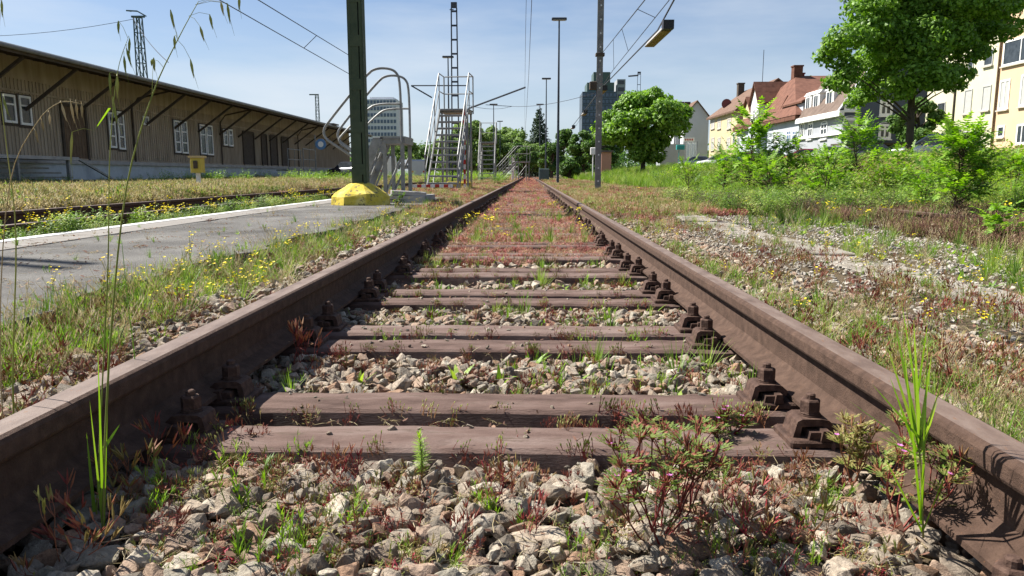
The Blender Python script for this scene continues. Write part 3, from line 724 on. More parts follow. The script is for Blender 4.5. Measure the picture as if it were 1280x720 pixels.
# second track
spread('track_weeds', 1500, -4.0, -3.6, 2.5, 22, TUFT+NAR+LEAFY[1:2], (.3, .7), 'green weeds between the white line and the second track', pw=.4)
spread('track_herbs', 900, -5.45, -4.2, 2.5, 40, HERB+SED+CARP, (.4, .8), 'red herbs along the second track', pw=.5, patch=(.7, -.1, 8))
spread('track_flowers', 110, -4.6, -3.55, 3.5, 20, FLOW, (.9, 1.25), 'yellow flowers between the white line and the second track', cat='flowers', pw=.2)
# yard on the left
spread('yard_cover', 9000, -21, -6.3, 5, 70, DRYC, (.9, 1.6), 'dry low ground cover in the yard', pw=.3, grow=.012)
spread('yard_red', 1300, -16, -6, 6, 60, CARP, (.9, 1.5), 'reddish patches of weeds in the yard', pw=.4, patch=(.25, .05, 3), grow=.01)
spread('yard_flowers', 700, -20, -6, 6, 40, FLOW, (.6, 1.1), 'yellow flowers all over the yard', cat='flowers', pw=.2, patch=(.3, -.05, 1))
spread('platform_weeds', 420, -20.4, -18.9, 18, 75, LEAFY+TALL[:2], (.4, .95), 'green weeds along the foot of the loading platform', pw=.3, patch=(.5, -.15))
# right shoulder
spread('right_herbs', 700, .86, 2.0, 1.1, 12, HERB+SED+HERBD, (.6, 1.15), 'red herbs on the stones right of the track', z=.0, patch=(1.1, -.1, 2))
spread('right_sprouts', 3300, .9, 2.1, 1.3, 13, TUFT+NAR+NAR+DRY+SED[1:3], (.35, .8), 'thin green and dry sprouts right of the track', z=.0, patch=(.9, -.15, 5))
spread('right_flowers', 60, 1.0, 3.4, 2.6, 9, FLOW, (.45, .7), 'small yellow flowers right of the track', cat='flowers', pw=.1)
spread('trough_weeds', 1700, 2.5, 4.4, 1.6, 14, TUFT+NAR+DRY+ROS, (.6, 1.15), 'weeds beyond the cable trough', patch=(.8, -.1, 6))
spread('trough_edge_weeds', 300, 2.05, 2.7, 2, 14, TUFT+HERB+DRY, (.4, .9), 'weeds creeping over the trough lids', patch=(1, .0, 8))
spread('brown_weeds', 3400, 3.9, 7.0, 3, 22, BRNC, (.6, 1.1), 'reddish brown dead weeds over the siding track', pw=.6, patch=(.5, -.3, 2))
spread('siding_grass', 1700, 3.0, 7.5, 3, 24, TUFT+TUFT+FLOW[2:], (.9, 1.7), 'green tufts among the brown weeds', patch=(.6, -.05, 4))
spread('right_far_cover', 5200, .95, 5.0, 11, 80, DRYC+CARP+CARP+TUFT, (.6, 1.2), 'dry and reddish cover right of the distant track', pw=.9, grow=.01)
TALLG = TALL+[leafy_clump(160, .25, .4, .05, [G_BRIGHT, G_OLV])]
spread('slope_grass', 8500, 6.4, 24, 5, 42, TALL[:2]+TALLG, (.4, .95), 'tall grass on the slope right of the siding', pw=.35, grow=.006)
spread('slope_undergrowth', 3000, 6.5, 20, 6.5, 40, LEAFY+LEAFY+DRYC, (.7, 1.25), 'leafy undergrowth on the slope', cat='undergrowth', pw=.35)
spread('slope_edge', 1100, 4.8, 7.2, 13, 45, TUFT+LEAFY+TALL[:1], (.4, .85), 'mixed green weeds along the lower edge of the slope', pw=.4)
spread('slope_shrubs', 1100, 6.2, 15, 13, 42, [leafy_clump(300, .4, .55, .08, [G_BRIGHT, WOODY]), leafy_clump(280, .45, .45, .07, [G_LEAF, WOODY]), leafy_clump(280, .4, .6, .06, [YARD, WOODY])], (.8, 1.5), 'broad leafy shrubs on the slope', cat='shrubs', patch=(.35, .0, 4), pw=.3)
spread('slope_far', 9000, 4.5, 30, 26, 110, TALL[:2]+DRYC+TALL[:2], (.7, 1.2), 'grass on the distant slope', cat='grass', pw=.5, grow=.006)
spread('dark_thicket', 340, 3.0, 6.6, 10.5, 16, DARKC+LEAFY[1:2], (.8, 1.3), 'dark low thicket beyond the catenary pole', cat='thicket', pw=.1)
spread('left_far_green', 2600, -22, -1.5, 34, 130, DRYC+CARP+DRYC+LEAFY[:1], (.7, 1.2), 'green weeds in the far part of the yard', pw=.5, grow=.01)

def litter(n):
    mb = MB()
    for i in range(n):
        a = U(0, 6.28); p = Vector((U(-.03,.03), U(-.03,.03), U(0,.004)))
        if U(0, 1) < .5: q = p+dirv(a, U(-.1, .2))*U(.01, .045); mb.cur = 0; mb.tube([p, (p+q)/2+Vector((U(-.003,.003), U(-.003,.003), .002)), q], [.0006, .0006, .0003], 3, caps=False)
        else: mb.cur = 1; mb.blade(p, dirv(a, U(-.2, .6)), U(.008, .02), U(.004, .009), U(-.6, .9), 2, side=dirv(a+1.57, U(-.6,.6)))
    return mb.mesh('litter', [G_DRY, G_BRN])
LIT = [litter(6), litter(9), litter(4)]
spread('dead_bits', 700, -.7, .7, 1.0, 6, LIT, (.6, 1.2), 'dead leaf scraps and twigs lying between the rails', cat='litter', z=-.022, pw=.8, tilt=.3)
spread('shoulder_bits', 900, -1.6, -.84, 1.1, 9, LIT, (.7, 1.4), 'dead plant bits on the left shoulder', cat='litter', z=.035, pw=.8, tilt=.3)
spread('right_bits', 900, .86, 2.2, 1.1, 9, LIT, (.7, 1.4), 'dead plant bits on the right shoulder', cat='litter', z=.02, pw=.8, tilt=.3)
spread('path_bits', 500, -3.4, -1.65, 2.2, 11, LIT, (.8, 1.5), 'dead plant bits and dirt on the asphalt path', cat='litter', z=.102, pw=.5, tilt=.05)
# ------------------------------------------------------------------ plants in the foreground, each a thing
def plant(name, me, px, py, h, label, cat, z=-.05, group=None, sc=1., rz=None):
    p = gnd(px, py, z); o = link(name, me, None, p, (U(-.08,.08), U(-.08,.08), U(0, 6.28) if rz is None else rz), sc)
    return tag(o, label, cat, group)
def herb_robert(seed, n, h, flowers, el0=.45):
    random.seed(seed); mb = MB()
    def leafp(c, d, s):
        for lobe in range(5):
            a = (lobe-2)*.55; dd = (Matrix.Rotation(a, 3, 'Z') @ d)
            for k in range(3):
                q = c+dd*s*(.15+.28*k); mb.cur = 1 if U(0, 1) < .6 else (3 if U(0, 1) < .6 else 4)
                mb.blade(q, dd+Vector((0,0,.15)), s*.42, s*.16, .5, 2)
                for sg in (-1, 1): mb.blade(q, (Matrix.Rotation(sg*.7, 3, 'Z') @ dd)+Vector((0,0,.1)), s*.3, s*.11, .4, 1)
    def grow(p, d, L, r, dep):
        q = p+d*L*.5+Vector((0,0,L*.06)); d1 = (d+Vector((U(-.2,.2), U(-.2,.2), U(.05,.4)))).normalized(); e = q+d1*L*.5
        mb.cur = 0; mb.tube([p, q, e], [r, r*.9, r*.75], 5, caps=False)
        for k in range(2):
            a = U(0, 6.28); dd = dirv(a, U(.2, .6)); pe = e+dd*L*.22; mb.cur = 0; mb.tube([e, pe], [r*.5, r*.4], 3, caps=False); leafp(pe, dd, .020*U(.8, 1.3))
        if dep == 0:
            for k in range(3):
                dd = (d1+Vector((U(-.6,.6), U(-.6,.6), .4))).normalized(); mb.cur = random.choice((0, 3)); mb.tube([e, e+dd*.008, e+dd*.012, e+dd*.024], [.0006, .0018, .0013, .0003], 4, caps=False)
            if U(0, 1) < flowers:
                mb.cur = 2; c = e+Vector((U(-.01,.01), U(-.01,.01), .016))
                for j in range(5):
                    mb.blade(c, dirv(j*1.256, .4), .006, .0045, .3, 2)
            return
        for k in range(2 if dep == 1 else 3): grow(e, (d1+Vector((U(-.7,.7), U(-.7,.7), U(0,.5)))).normalized(), L*U(.6, .85), r*.72, dep-1)
    for i in range(n):
        grow(Vector((U(-.008,.008), U(-.008,.008), 0)), dirv(2*PI*i/n+U(-.3,.3), U(el0, el0*.3+1.1)), h*.42, .0019, 2)
    return mb.mesh('herb_robert', [G_RED, G_OLV, PINK, G_REDLEAF, G_LEAF])
plant('herb_robert', herb_robert(3, 9, .20, .10), 822, 690, .2, 'large sprawling red-stemmed herb with cut leaves in front of the first sleeper', 'wild plant')
plant('herb_robert', herb_robert(5, 3, .07, .2), 905, 560, .2, 'smaller red-stemmed herb with pink flowers against the first sleeper edge', 'wild plant', z=-.03)
plant('herb_robert', herb_robert(8, 4, .17, .1, .8), 1125, 665, .2, 'red and green herb at the foot of the right rail', 'wild plant', z=-.03)
plant('herb_robert', herb_robert(9, 3, .13, .2, .8), 1065, 620, .2, 'herb with a pink flower under the tall grass by the right rail', 'wild plant', z=-.04)
random.seed(21)
def shoot(): return feather(.085, n=190, L=.020)
plant('needle_leaved_shoot', shoot(), 527, 598, .1, 'upright pale green needle-leaved shoot at the first sleeper', 'wild plant', z=-.03)
for px, py, s, lab in ((318, 712, 1.15, 'clump of narrow green sprouts at the bottom left of the ballast'), (385, 695, .95, 'narrow green sprouts right of the largest sprout clump'), (425, 668, .85, 'thin green sprout pair in the left ballast'),
                       (303, 640, 1.1, 'tall narrow sprout next to the left rail'), (300, 600, .9, 'narrow sprouts at the left end of the first sleeper')):
    plant('narrow_leaved_sprouts', narrow_sprouts(6, .105, w=.0024), px, py, .1, lab, 'wild plant', sc=s)
for px, py, s, lab in ((448, 487, 1.0, 'bright green rosette just behind the first sleeper, left part'), (625, 486, 1.1, 'green rosette behind the middle of the first sleeper'), (572, 484, 1.1, 'leafy green weed with long leaves behind the first sleeper'),
                       (397, 470, .55, 'tiny yellow-green rosette near the left rail shadow'), (440, 400, .7, 'yellow-green leaf cluster by the second sleeper'), (313, 478, .8, 'dark green leafy weed in the shade of the left rail'),
                       (877, 462, .8, 'green weed near the right rail clamps'), (800, 640, .8, 'broad green leaves inside the big red-stemmed herb'), (735, 650, .7, 'lone green leaf pair left of the big herb')):
    plant('broad_leaved_weed', rosette(random.randint(5, 8), .075, .015, el=.8), px, py, .1, lab, 'wild plant', sc=s)
for px, py, s, lab in ((540, 402, .9, 'dense green grass tuft before the third sleeper'), (905, 445, .9, 'green grass tuft against the right rail clamps'), (500, 400, .5, 'small grass tuft left of the dense one'), (472, 378, .9, 'green tuft near the left rail at the third sleeper'), (775, 330, .9, 'green tuft near the right rail further off'),
                       (20, 470, 1.3, 'yellow-green grass tuft left of the left rail'), (640, 470, .7, 'slender grass tuft between the first and second sleepers')):
    plant('grass_tuft', grass_tuft(16, .10, .005, .35, .5, mats=G_BRIGHT), px, py, .1, lab, 'grass tuft', z=0 if px < 100 else -.05, sc=s)
for px, py, s, lab in ((120, 690, 1.25, 'red leafless herb at the foot of the left rail, bottom corner'), (165, 640, 1.3, 'branching red herb against the left rail web'), (215, 600, 1.2, 'upright red herb in the shade of the left rail'),
                       (375, 470, 1.5, 'brownish branching herb at the shadow edge of the left rail'), (620, 640, .8, 'small crimson herb in the middle ballast'), (660, 690, .8, 'crimson herb near the bottom middle'),
                       (430, 620, .8, 'crimson herb left of the needle-leaved shoot'), (940, 690, 1.0, 'crimson herb at the bottom right ballast'), (1020, 690, 1.0, 'red herb by the large grey stones bottom right'),
                       (80, 720, 1.2, 'dry red herb at the very corner bottom left'), (560, 700, .8, 'reddish herb at the bottom edge near the middle')):
    plant('red_herb', (crimson if 'crimson' in lab else (lambda m: m))(herb(4, .11, leaves=U(0, 1) < .4, stem=.0010, leafn=2, lw=.0024)), px, py, .1, lab, 'wild plant', sc=s)

# tall grass stems close to the camera, drawn through their bends
def stem_grass(name, pts, r, Y, label, blades=(), spikes=(), m=G_STRAW):
    """pts: image points of one stem at depth Y; it stands on the ground there"""
    P = [at(x, y, Y+dy) for x, y, dy in pts]
    mb = MB(); o0 = P[0].copy(); Q = []
    for i in range(len(P)-1):      # smooth the path
        p0, p1, p2, p3 = P[max(i-1, 0)], P[i], P[i+1], P[min(i+2, len(P)-1)]
        for t in (0, .25, .5, .75): Q.append(.5*((2*p1)+(p2-p0)*t+(2*p0-5*p1+4*p2-p3)*t*t+(3*p1-3*p2+p3-p0)*t**3))
    Q.append(P[-1]); n = len(Q)
    mb.tube([q-o0 for q in Q], [r*(1-.8*i/n) for i in range(n)], 5)
    st_ = mb.build(name, m, None, True); st_.location = o0
    tag(st_, label, 'tall grass')
    for bx, by, tx, ty, w in blades:
        b = MB(); p = at(bx, by, Y); q = at(tx, ty, Y+U(-.04, .04)); d = q-p; side = Vector((1, .6, 0)); vs = []
        for i in range(6):
            t = i/5; c = p+d*t+Vector((0, 0, -(d.length*.12)*math.sin(PI*t)*0)); ww = w*(1-t)**.6
            vs += [c-side*ww/2-o0, c+side*ww/2-o0]
        b.add(vs, [(2*i, 2*i+1, 2*i+3, 2*i+2) for i in range(5)]); b.build('blade', G_BRIGHT, st_)
    for ax, ay, tx, ty, ln in spikes:   # hanging spikelets on a hair-thin branch
        b = MB(); p = at(ax, ay, Y); q = at(tx, ty, Y+U(-.02, .02)); b.cur = 0
        b.tube([p-o0, (p+q)/2+Vector((0, 0, .004))-o0, q-o0], [.00035]*3, 3)
        d = Vector((U(-.15, .25), 0, -1)).normalized(); L = ln
        b.cur = 1; b.tube([q-o0, q+d*L*.3-o0, q+d*L*.6-o0, q+d*L-o0], [.0006, .0021, .0017, .0002], 5)
        b.tube([q+d*L*.5-o0, q+d*L*1.55+Vector((.004, 0, 0))-o0], [.0004, .00015], 3)
        b.build('spikelet', [m, m], st_)
    return st_
random.seed(31)
plant('leafy_weed', leafy_clump(150, .16, .24, .06, [G_LEAF, G_STRAW]), 496, 262, .2, 'broad-leaved green weed in front of the concrete slabs', 'wild plant', z=.07)
stem_grass('wild_oat_stem', [(128, 690, 0), (131, 560, 0), (140, 400, .01), (158, 235, .02), (190, 120, .03), (222, 50, .03), (248, 2, .04)], .0021, 1.12, 'tallest green wild oat stem crossing the warehouse and sky, left', 
           blades=[(129, 660, 112, 500, .0035), (129, 650, 122, 430, .004), (129, 670, 136, 420, .004), (130, 560, 150, 530, .006)],
           spikes=[(222, 50, 213, 12, .028), (222, 50, 218, 45, .02), (236, 20, 262, 18, .022), (236, 20, 250, 33, .022), (244, 6, 276, 2, .02), (244, 6, 284, 4, .03), (248, 2, 299, -4, .02), (190, 120, 192, 72, .02), (222, 50, 238, 74, .028), (205, 85, 190, 74, .01)])
stem_grass('wild_oat_stem', [(118, 700, 0), (126, 520, 0), (135, 330, .01), (137, 200, .01), (146, 95, .02), (160, 48, .02)], .0015, 1.17, 'second wild oat stem with drooping spikelets over the warehouse wall',
           blades=[(118, 640, 108, 540, .005), (137, 135, 118, 163, .003)],
           spikes=[(160, 48, 162, 48, .026), (158, 55, 158, 60, .03), (155, 65, 155, 70, .028), (146, 95, 137, 91, .034), (146, 95, 147, 96, .034), (142, 125, 140, 122, .036), (142, 125, 141, 130, .03), (118, 163, 90, 165, .05), (160, 48, 148, 26, .02)])
stem_grass('wild_oat_stem', [(20, 660, 0), (6, 560, 0), (0, 400, .01), (12, 230, .02), (45, 155, .02), (75, 128, .02), (102, 130, .02)], .0013, 1.2, 'arching dry oat stem bowing over the warehouse windows',
           spikes=[(75, 128, 77, 130, .028), (88, 126, 88, 127, .034), (95, 127, 95, 128, .026), (101, 130, 102, 130, .022), (60, 140, 62, 143, .016), (50, 150, 52, 150, .018), (40, 163, 44, 163, .02)], m=G_DRY)
stem_grass('wild_oat_stem', [(24, 680, 0), (16, 480, 0), (20, 300, 0), (9, 190, .0), (-4, 90, 0)], .0019, 1.25, 'green oat stem at the left edge of the picture', spikes=[(-2, 60, 2, 0, .028), (4, 120, 4, 122, .03)], m=G_STRAW)
stem_grass('wild_oat_stem', [(170, 590, 0), (170, 470, 0), (160, 380, 0), (152, 300, 0)], .0018, 1.5, 'short thin green stem behind the left rail', m=G_BRIGHT)
random.seed(4)
stem_grass('tall_grass_stem', [(1154, 672, 0), (1150, 575, 0), (1144, 500, 0), (1138, 430, .01), (1133, 385, .02)], .0018, 1.05, 'tall green grass by the right rail with blades crossing it',
           blades=[(1152, 650, 1160, 420, .007), (1152, 655, 1128, 415, .006), (1153, 665, 1100, 560, .005), (1153, 665, 1195, 560, .005), (1152, 565, 1172, 500, .007), (1146, 565, 1112, 470, .007), (1150, 560, 1118, 400, .010), (1150, 560, 1108, 430, .008), (1150, 545, 1165, 440, .009), (1152, 550, 1090, 480, .006), (1150, 520, 1126, 372, .006), (1150, 560, 1180, 470, .007), (1150, 570, 1095, 545, .006), (1146, 500, 1160, 400, .006), (1150, 560, 1142, 398, .009), (1150, 565, 1060, 500, .004)], m=G_STRAW)
# dandelion clock on the right shoulder
mb = MB(); mb.cur = 0; mb.tube([(0,0,0), (.004,0,.11)], .0016, 4); mb.cur = 1
for i in range(160): mb.blade((.004,0,.11), dirv(U(0,6.28), math.asin(U(-1, 1))), .017, .0022, 0, 1)
p = gnd(990, 385, 0); tag(mb.build('dandelion_clock', [G_STRAW, mat('seed_down', [(.6,.6,.58), (.5,.5,.48)], .9, 5, 2, transl=.4)], None), 'single white dandelion clock on the right shoulder', 'wild plant').location = p
# thin dead stalk lying at the shade edge
a, b = gnd(255, 492, 0), gnd(335, 462, 0)
mb = MB(); mb.tube([(0,0,0.01), (b-a)*.5+Vector((0,-.03,.012)), b-a+Vector((0,0,.03))], .0009, 4); tag(mb.build('dead_stalk', G_DRY), 'thin pale dead stalk lying by the left rail clamps', 'dead stalk').location = a

# ------------------------------------------------------------------ saplings on the right
def pinnate(mb, p, d, L, pairs, ll, lw, droop=.5):
    d = Vector(d).normalized(); pts = [Vector(p)]; c = Vector(p); dd = d.copy()
    side0 = d.cross(Vector((0,0,1))); side0 = side0.normalized() if side0.length > .1 else Vector((1,0,0))
    for i in range(pairs):
        c = c+dd*L/pairs; pts.append(c.copy()); dd = (dd+Vector((0,0,-droop/pairs))).normalized()
        if i < 1: continue
        for sg in (-1, 1):
            mb.cur = 0; mb.blade(c, side0*sg+dd*.45+Vector((0,0,U(-.1,.35))), ll*U(.8, 1.1)*(1.1-.4*i/pairs), lw, .5, 2, side=(dd-side0*sg*.3)+Vector((0,0,U(-.3,.3))))
    mb.cur = 0; mb.blade(c, dd, ll, lw, .4, 2); mb.cur = 1; mb.tube([pts[0], pts[len(pts)//2], pts[-1]], [.0018, .0014, .0008], 3, caps=False)
SAPL = mat('sapling_leaf', [(.10,.22,.020), (.17,.33,.030), (.27,.42,.06)], .45, 2.5, 3, island=True, rnd=.5, transl=.45, spec=.4)
def sapling(px, py, top, label, Y=None, width=.6, n=46, seed=0, z=.0, bushy=False):
    random.seed(seed); p = gnd(px, py, z) if Y is None else at(px, py, Y); p.z = g1(p.x, p.y)
    Hh = at(px, top, p.y).z-p.z
    root = thing('sapling', label, 'sapling', p)
    tb, lb = MB(), MB(); k = random.randint(2, 3) if bushy else 1
    tips = []
    for s in range(k):
        lean = Vector((U(-.2,.2), U(-.15,.15), 1)); pts = [Vector((0,0,-.05))]
        for i in range(1, 7): pts.append(Vector((lean.x*Hh*i/6+U(-.02,.02)*Hh, lean.y*Hh*i/6, Hh*.92*i/6)))
        tb.tube(pts, [.014*(1-.12*i)*max(.6, Hh) for i in range(7)], 6)
        for i in range(int(n/k/3)):
            t = U(.15, 1); q = pts[0].lerp(pts[-1], t); a = U(0, 6.28); L = width*U(.35, .9)*(1.15-.75*t)
            e = q+dirv(a, U(.15, .9))*L; tb.tube([q, (q+e)/2+Vector((0,0,.02)), e], [.006*Hh, .004*Hh, .002*Hh], 4, caps=False); tips.append((q, e, a))
        tips.append((pts[-2], pts[-1], 0))
    for q, e, a in tips:
        for j in range(3):
            t = U(.35, 1); c = q.lerp(e, t); pinnate(lb, c, dirv(a+U(-1.4, 1.4), U(.0, 1.1)), U(.14, .24)*max(.8, Hh), random.randint(5, 7), .058*max(.8, Hh), .024*max(.8, Hh), U(.3, 1))
        pinnate(lb, e, dirv(a, U(.4, 1.3)), .2*Hh, 6, .055*max(.8, Hh), .022*max(.8, Hh))
    tb.build('trunk', WOODY, root); lb.build('crown', [SAPL, G_STRAW], root, kind='stuff')
    return root
sapling(1195, 270, 160, 'bushy bright green sapling in front of the dark parked car', width=.62, n=300, seed=1, bushy=True)
sapling(1268, 256, 195, 'green sapling at the right edge of the picture', width=.55, n=200, seed=2, bushy=True)
sapling(1072, 248, 152, 'loose open sapling before the blue gabled house', width=.75, n=190, seed=3)
sapling(1120, 250, 190, 'low spreading sapling between the two larger ones', width=.7, n=260, seed=8, bushy=True)
sapling(985, 246, 178, 'slim dark-stemmed sapling before the red-roofed house', width=.7, n=180, seed=4)
sapling(935, 226, 140, 'tallest thin sapling in front of the cream house', Y=19, width=.9, n=170, seed=5)
sapling(905, 222, 188, 'yellow-green sapling at the far end of the sapling row', Y=20, width=.9, n=170, seed=6, bushy=True)
sapling(1030, 236, 190, 'small bright sapling hiding the pink car', Y=14, width=.7, n=170, seed=7, bushy=True)
sapling(962, 236, 196, 'low round yellow-green bush left of the slim dark-stemmed sapling', Y=15, width=.8, n=150, seed=12, bushy=True)
sapling(1010, 246, 196, 'low bush between the slim sapling and the open sapling', width=.7, n=150, seed=13, bushy=True)
sapling(1150, 262, 205, 'low leafy bush at the left foot of the bushiest sapling', width=.6, n=130, seed=14, bushy=True)
sapling(862, 226, 204, 'small bush on the slope below the grey gabled house', Y=22, width=.9, n=120, seed=15, bushy=True)
sapling(1240, 300, 262, 'tiny green sapling low in the weeds at right', width=.3, n=40, seed=9, bushy=True)
random.seed(5)

# ------------------------------------------------------------------ structures
STEEL = mat('galvanised_steel', [(.16,.165,.16), (.27,.275,.27)], .55, 9, 6, metal=.2, spec=.5)
GREENP = mat('mast_green_paint', [(.035,.055,.030), (.065,.085,.045)], .7, 5, 6, .001, 60)
DKGREEN = mat('lattice_paint', [(.05,.085,.085), (.08,.12,.115)], .7, 5, 4)
DKBLUE = mat('mast_blue_grey', [(.035,.045,.06), (.06,.07,.09)], .7, 5, 4)
POLEG = mat('pole_grey', [(.13,.13,.13), (.22,.215,.21)], .8, 6, 6, .001, 60)
WIRE = mat('wire_dark', [(.03,.03,.035)], .6)
CONC = mat('concrete', [(.27,.26,.25), (.38,.37,.35)], .9, 3, 8, .003, 50)
YELC = mat('yellow_painted_concrete', [(.42,.32,.03), (.55,.43,.05), (.62,.52,.16)], .85, 7, 8, .006, 40, spots=((.13,.11,.06), 13, .55))
WOODB = mat('brown_boarding', [(.25,.20,.145), (.335,.275,.205), (.395,.33,.255)], .85, 2.5, 6, stretch=(1,1,.15))
WOODD = mat('dark_beam', [(.055,.042,.031), (.085,.066,.05)], .85, 4, 4)
ROOFD = mat('roof_felt', [(.085,.075,.068), (.15,.135,.12)], .9, 2, 6)
WHITE = mat('white_paint', [(.72,.72,.70), (.80,.80,.78)], .5, 6, 3)
GLASS = mat('window_glass', [(.02,.025,.03), (.05,.06,.07)], .22, 2, 2, spec=.45)
PLINTH = mat('plinth_blue_grey', [(.28,.32,.35), (.42,.47,.50), (.34,.36,.36)], .9, .8, 8, .003, 20)
DOORB = mat('brown_door', [(.11,.07,.042), (.15,.10,.062)], .8, 3, 4)
REDP = mat('red_paint', [(.45,.04,.03)], .6); WHP = mat('barrier_white', [(.7,.7,.68)], .6)

def window(parent, M, w, h, frame=WHITE, ft=.06, cross=(1, 1), name='window', sill=None, glass=GLASS, arch=False, deep=.05):
    """M puts the window's centre; local x along the wall, z up, -y outward"""
    mb = MB(); f = ft
    mb.box(-w/2, -w/2+f, -deep, .0, -h/2, h/2, M); mb.box(w/2-f, w/2, -deep, .0, -h/2, h/2, M)
    mb.box(-w/2+f, w/2-f, -deep, .0, h/2-f, h/2, M); mb.box(-w/2+f, w/2-f, -deep, .0, -h/2, -h/2+f, M)
    for i in range(1, cross[0]+1):
        x = -w/2+w*i/(cross[0]+1); mb.box(x-f*.35, x+f*.35, -deep*.8, .0, -h/2+f, h/2-f, M)
    for i in range(1, cross[1]+1):
        z = -h/2+h*(i/(cross[1]+1) if cross[1] > 1 else .66); mb.box(-w/2+f, w/2-f, -deep*.75, .0, z-f*.35, z+f*.35, M)
    if arch:
        for i in range(6):
            a0, a1 = PI*i/6, PI*(i+1)/6; q = lambda a, r: (-math.cos(a)*r*w/2, h/2+math.sin(a)*r*w*.12)
            pts = [q(a0, 1), q(a1, 1), q(a1, .75), q(a0, .75)]
            mb.add([M @ Vector((p[0], y, p[1])) for y in (-deep, 0) for p in pts], [(0,1,2,3), (7,6,5,4), (0,4,5,1), (1,5,6,2), (2,6,7,3), (3,7,4,0)])
    o = mb.build(name, frame, parent)
    g = MB(); g.box(-w/2+f, w/2-f, -.012, .0, -h/2+f, h/2-f, M); g.build('pane', glass, o)
    if sill is not None:
        s = MB(); s.box(-w/2-.08, w/2+.08, -.16, -.001, -h/2-.10, -h/2-.002, M); s.build('sill', sill, o)
    return o
def MX(x, y, z): return Matrix.Translation((x, y, z)) @ Matrix.Rotation(-PI/2, 4, 'Z')   # wall facing -X
def MXR(x, y, z): return Matrix.Translation((x, y, z)) @ Matrix.Rotation(PI/2, 4, 'Z')   # wall facing +X
def MY(x, y, z): return Matrix.Translation((x, y, z))                                      # wall facing -Y

# ---- warehouse on the left
WX, PX, EX = -22.0, -20.6, -19.2
Y0, Y1 = 14., 92.
wh = thing('warehouse', 'long brown boarded goods shed with loading platform and wide eaves', 'warehouse', (0,0,0))
gl = .1; pz = 1.2
mb = MB(); mb.box(PX, WX-8, Y0, Y1, -.2, pz-.18); mb.build('platform', PLINTH, wh)
mb = MB(); mb.box(PX+.10, WX-7.9, Y0-.05, Y1+.05, pz-.178, pz); mb.build('platform_edge', CONC, wh)
mb = MB(); mb.box(WX, WX-7.5, Y0, Y1, pz+.002, 5.6); mb.build('wall', WOODB, wh)
mb = MB(); y = Y0+.1
while y < Y1: mb.box(WX, WX+.035, y, y+.07, pz+.03, 4.62); y += .24
mb.build('battens', WOODB, wh, kind='stuff')
mb = MB(); mb.box(WX+.002, WX+.08, Y0, Y1, 4.05, 4.14); mb.box(WX+.002, WX+.10, Y0, Y1, pz+.003, pz+.12); mb.build('rail_board', WOODB, wh)
ez = 5.22
# roof: sloping slab, soffit rafters, gutter
def slab(mb, pts, th):
    a = [Vector(p) for p in pts]; b = [p+Vector((0,0,th)) for p in a]; n = len(a)
    mb.add(a+b, [tuple(range(n-1, -1, -1)), tuple(range(n, 2*n))]+[(i, (i+1) % n, n+(i+1) % n, n+i) for i in range(n)])
mb = MB(); slab(mb, [(EX, Y0-1, ez), (EX, Y1, ez), (WX-4, Y1, ez+.85), (WX-4, Y0-1, ez+.85)], .14); slab(mb, [(WX-4, Y0-1, ez+.85), (WX-4, Y1, ez+.85), (WX-9.5, Y1, ez-.1), (WX-9.5, Y0-1, ez-.1)], .14); mb.build('roof', ROOFD, wh)
mb = MB(); mb.tube([(EX+.08, Y0-1, ez+.02), (EX+.08, Y1, ez+.02)], .085, 8); mb.build('gutter', mat('gutter_zinc', [(.13,.135,.14), (.20,.20,.20)], .6, 4), wh)
mb = MB(); mb.box(EX-.03, EX-.11, Y0-1, Y1, ez-.16, ez-.005); mb.build('fascia', WOODD, wh)
strm = MB(); strm.tube([(WX+.02, 0, 3.35), (EX-.35, 0, ez-.14)], .085, 4); strm = strm.mesh('strut', WOODD)
y = 15.6
while y < Y1: link('strut', strm, wh, (0, y, 0)); y += 3.42
rf = MB(); y = Y0
while y < Y1: 
    rf.tube([(WX, y, ez+.36), (EX-.12, y, ez-.06)], .05, 4); y += .85
rf.build('rafters', WOODD, wh, kind='stuff')
def wy(px): return atx(px, 200, WX).y
def win_px(p0, p1, y0, y1, **kw):
    ya, yb = wy(p0), wy(p1); m = (p0+p1)/2
    za, zb = atx(m, y1, WX).z, atx(m, y0, WX).z
    return window(wh, MXR(WX+.04, (ya+yb)/2, (za+zb)/2), yb-ya, zb-za, ft=.10, **kw)
for p0, p1, y0, y1 in ((9,24.5,119,154), (29,43.5,121,157), (138,146,141,185), (149,157,140,187), (219,226,151,191), (227.5,235,152,192), (251,258,156,193), (259,266.5,157,194), (280,285,162,182), (286.5,291.5,162,183)):
    win_px(p0, p1, y0, y1, cross=(0, 1 if y1-y0 < 38 else 2))
    ya, yb = wy(p0)-.12, wy(p1)+.12; z0, z1 = atx(p0, y1, WX).z-.1, atx(p0, y0, WX).z+.1
    surr = MB(); surr.box(WX+.003, WX+.037, ya, yb, z0, z1); surr.build('window_surround', WOODD, wh)
win_px(181, 188, 146, 157, cross=(0, 0))
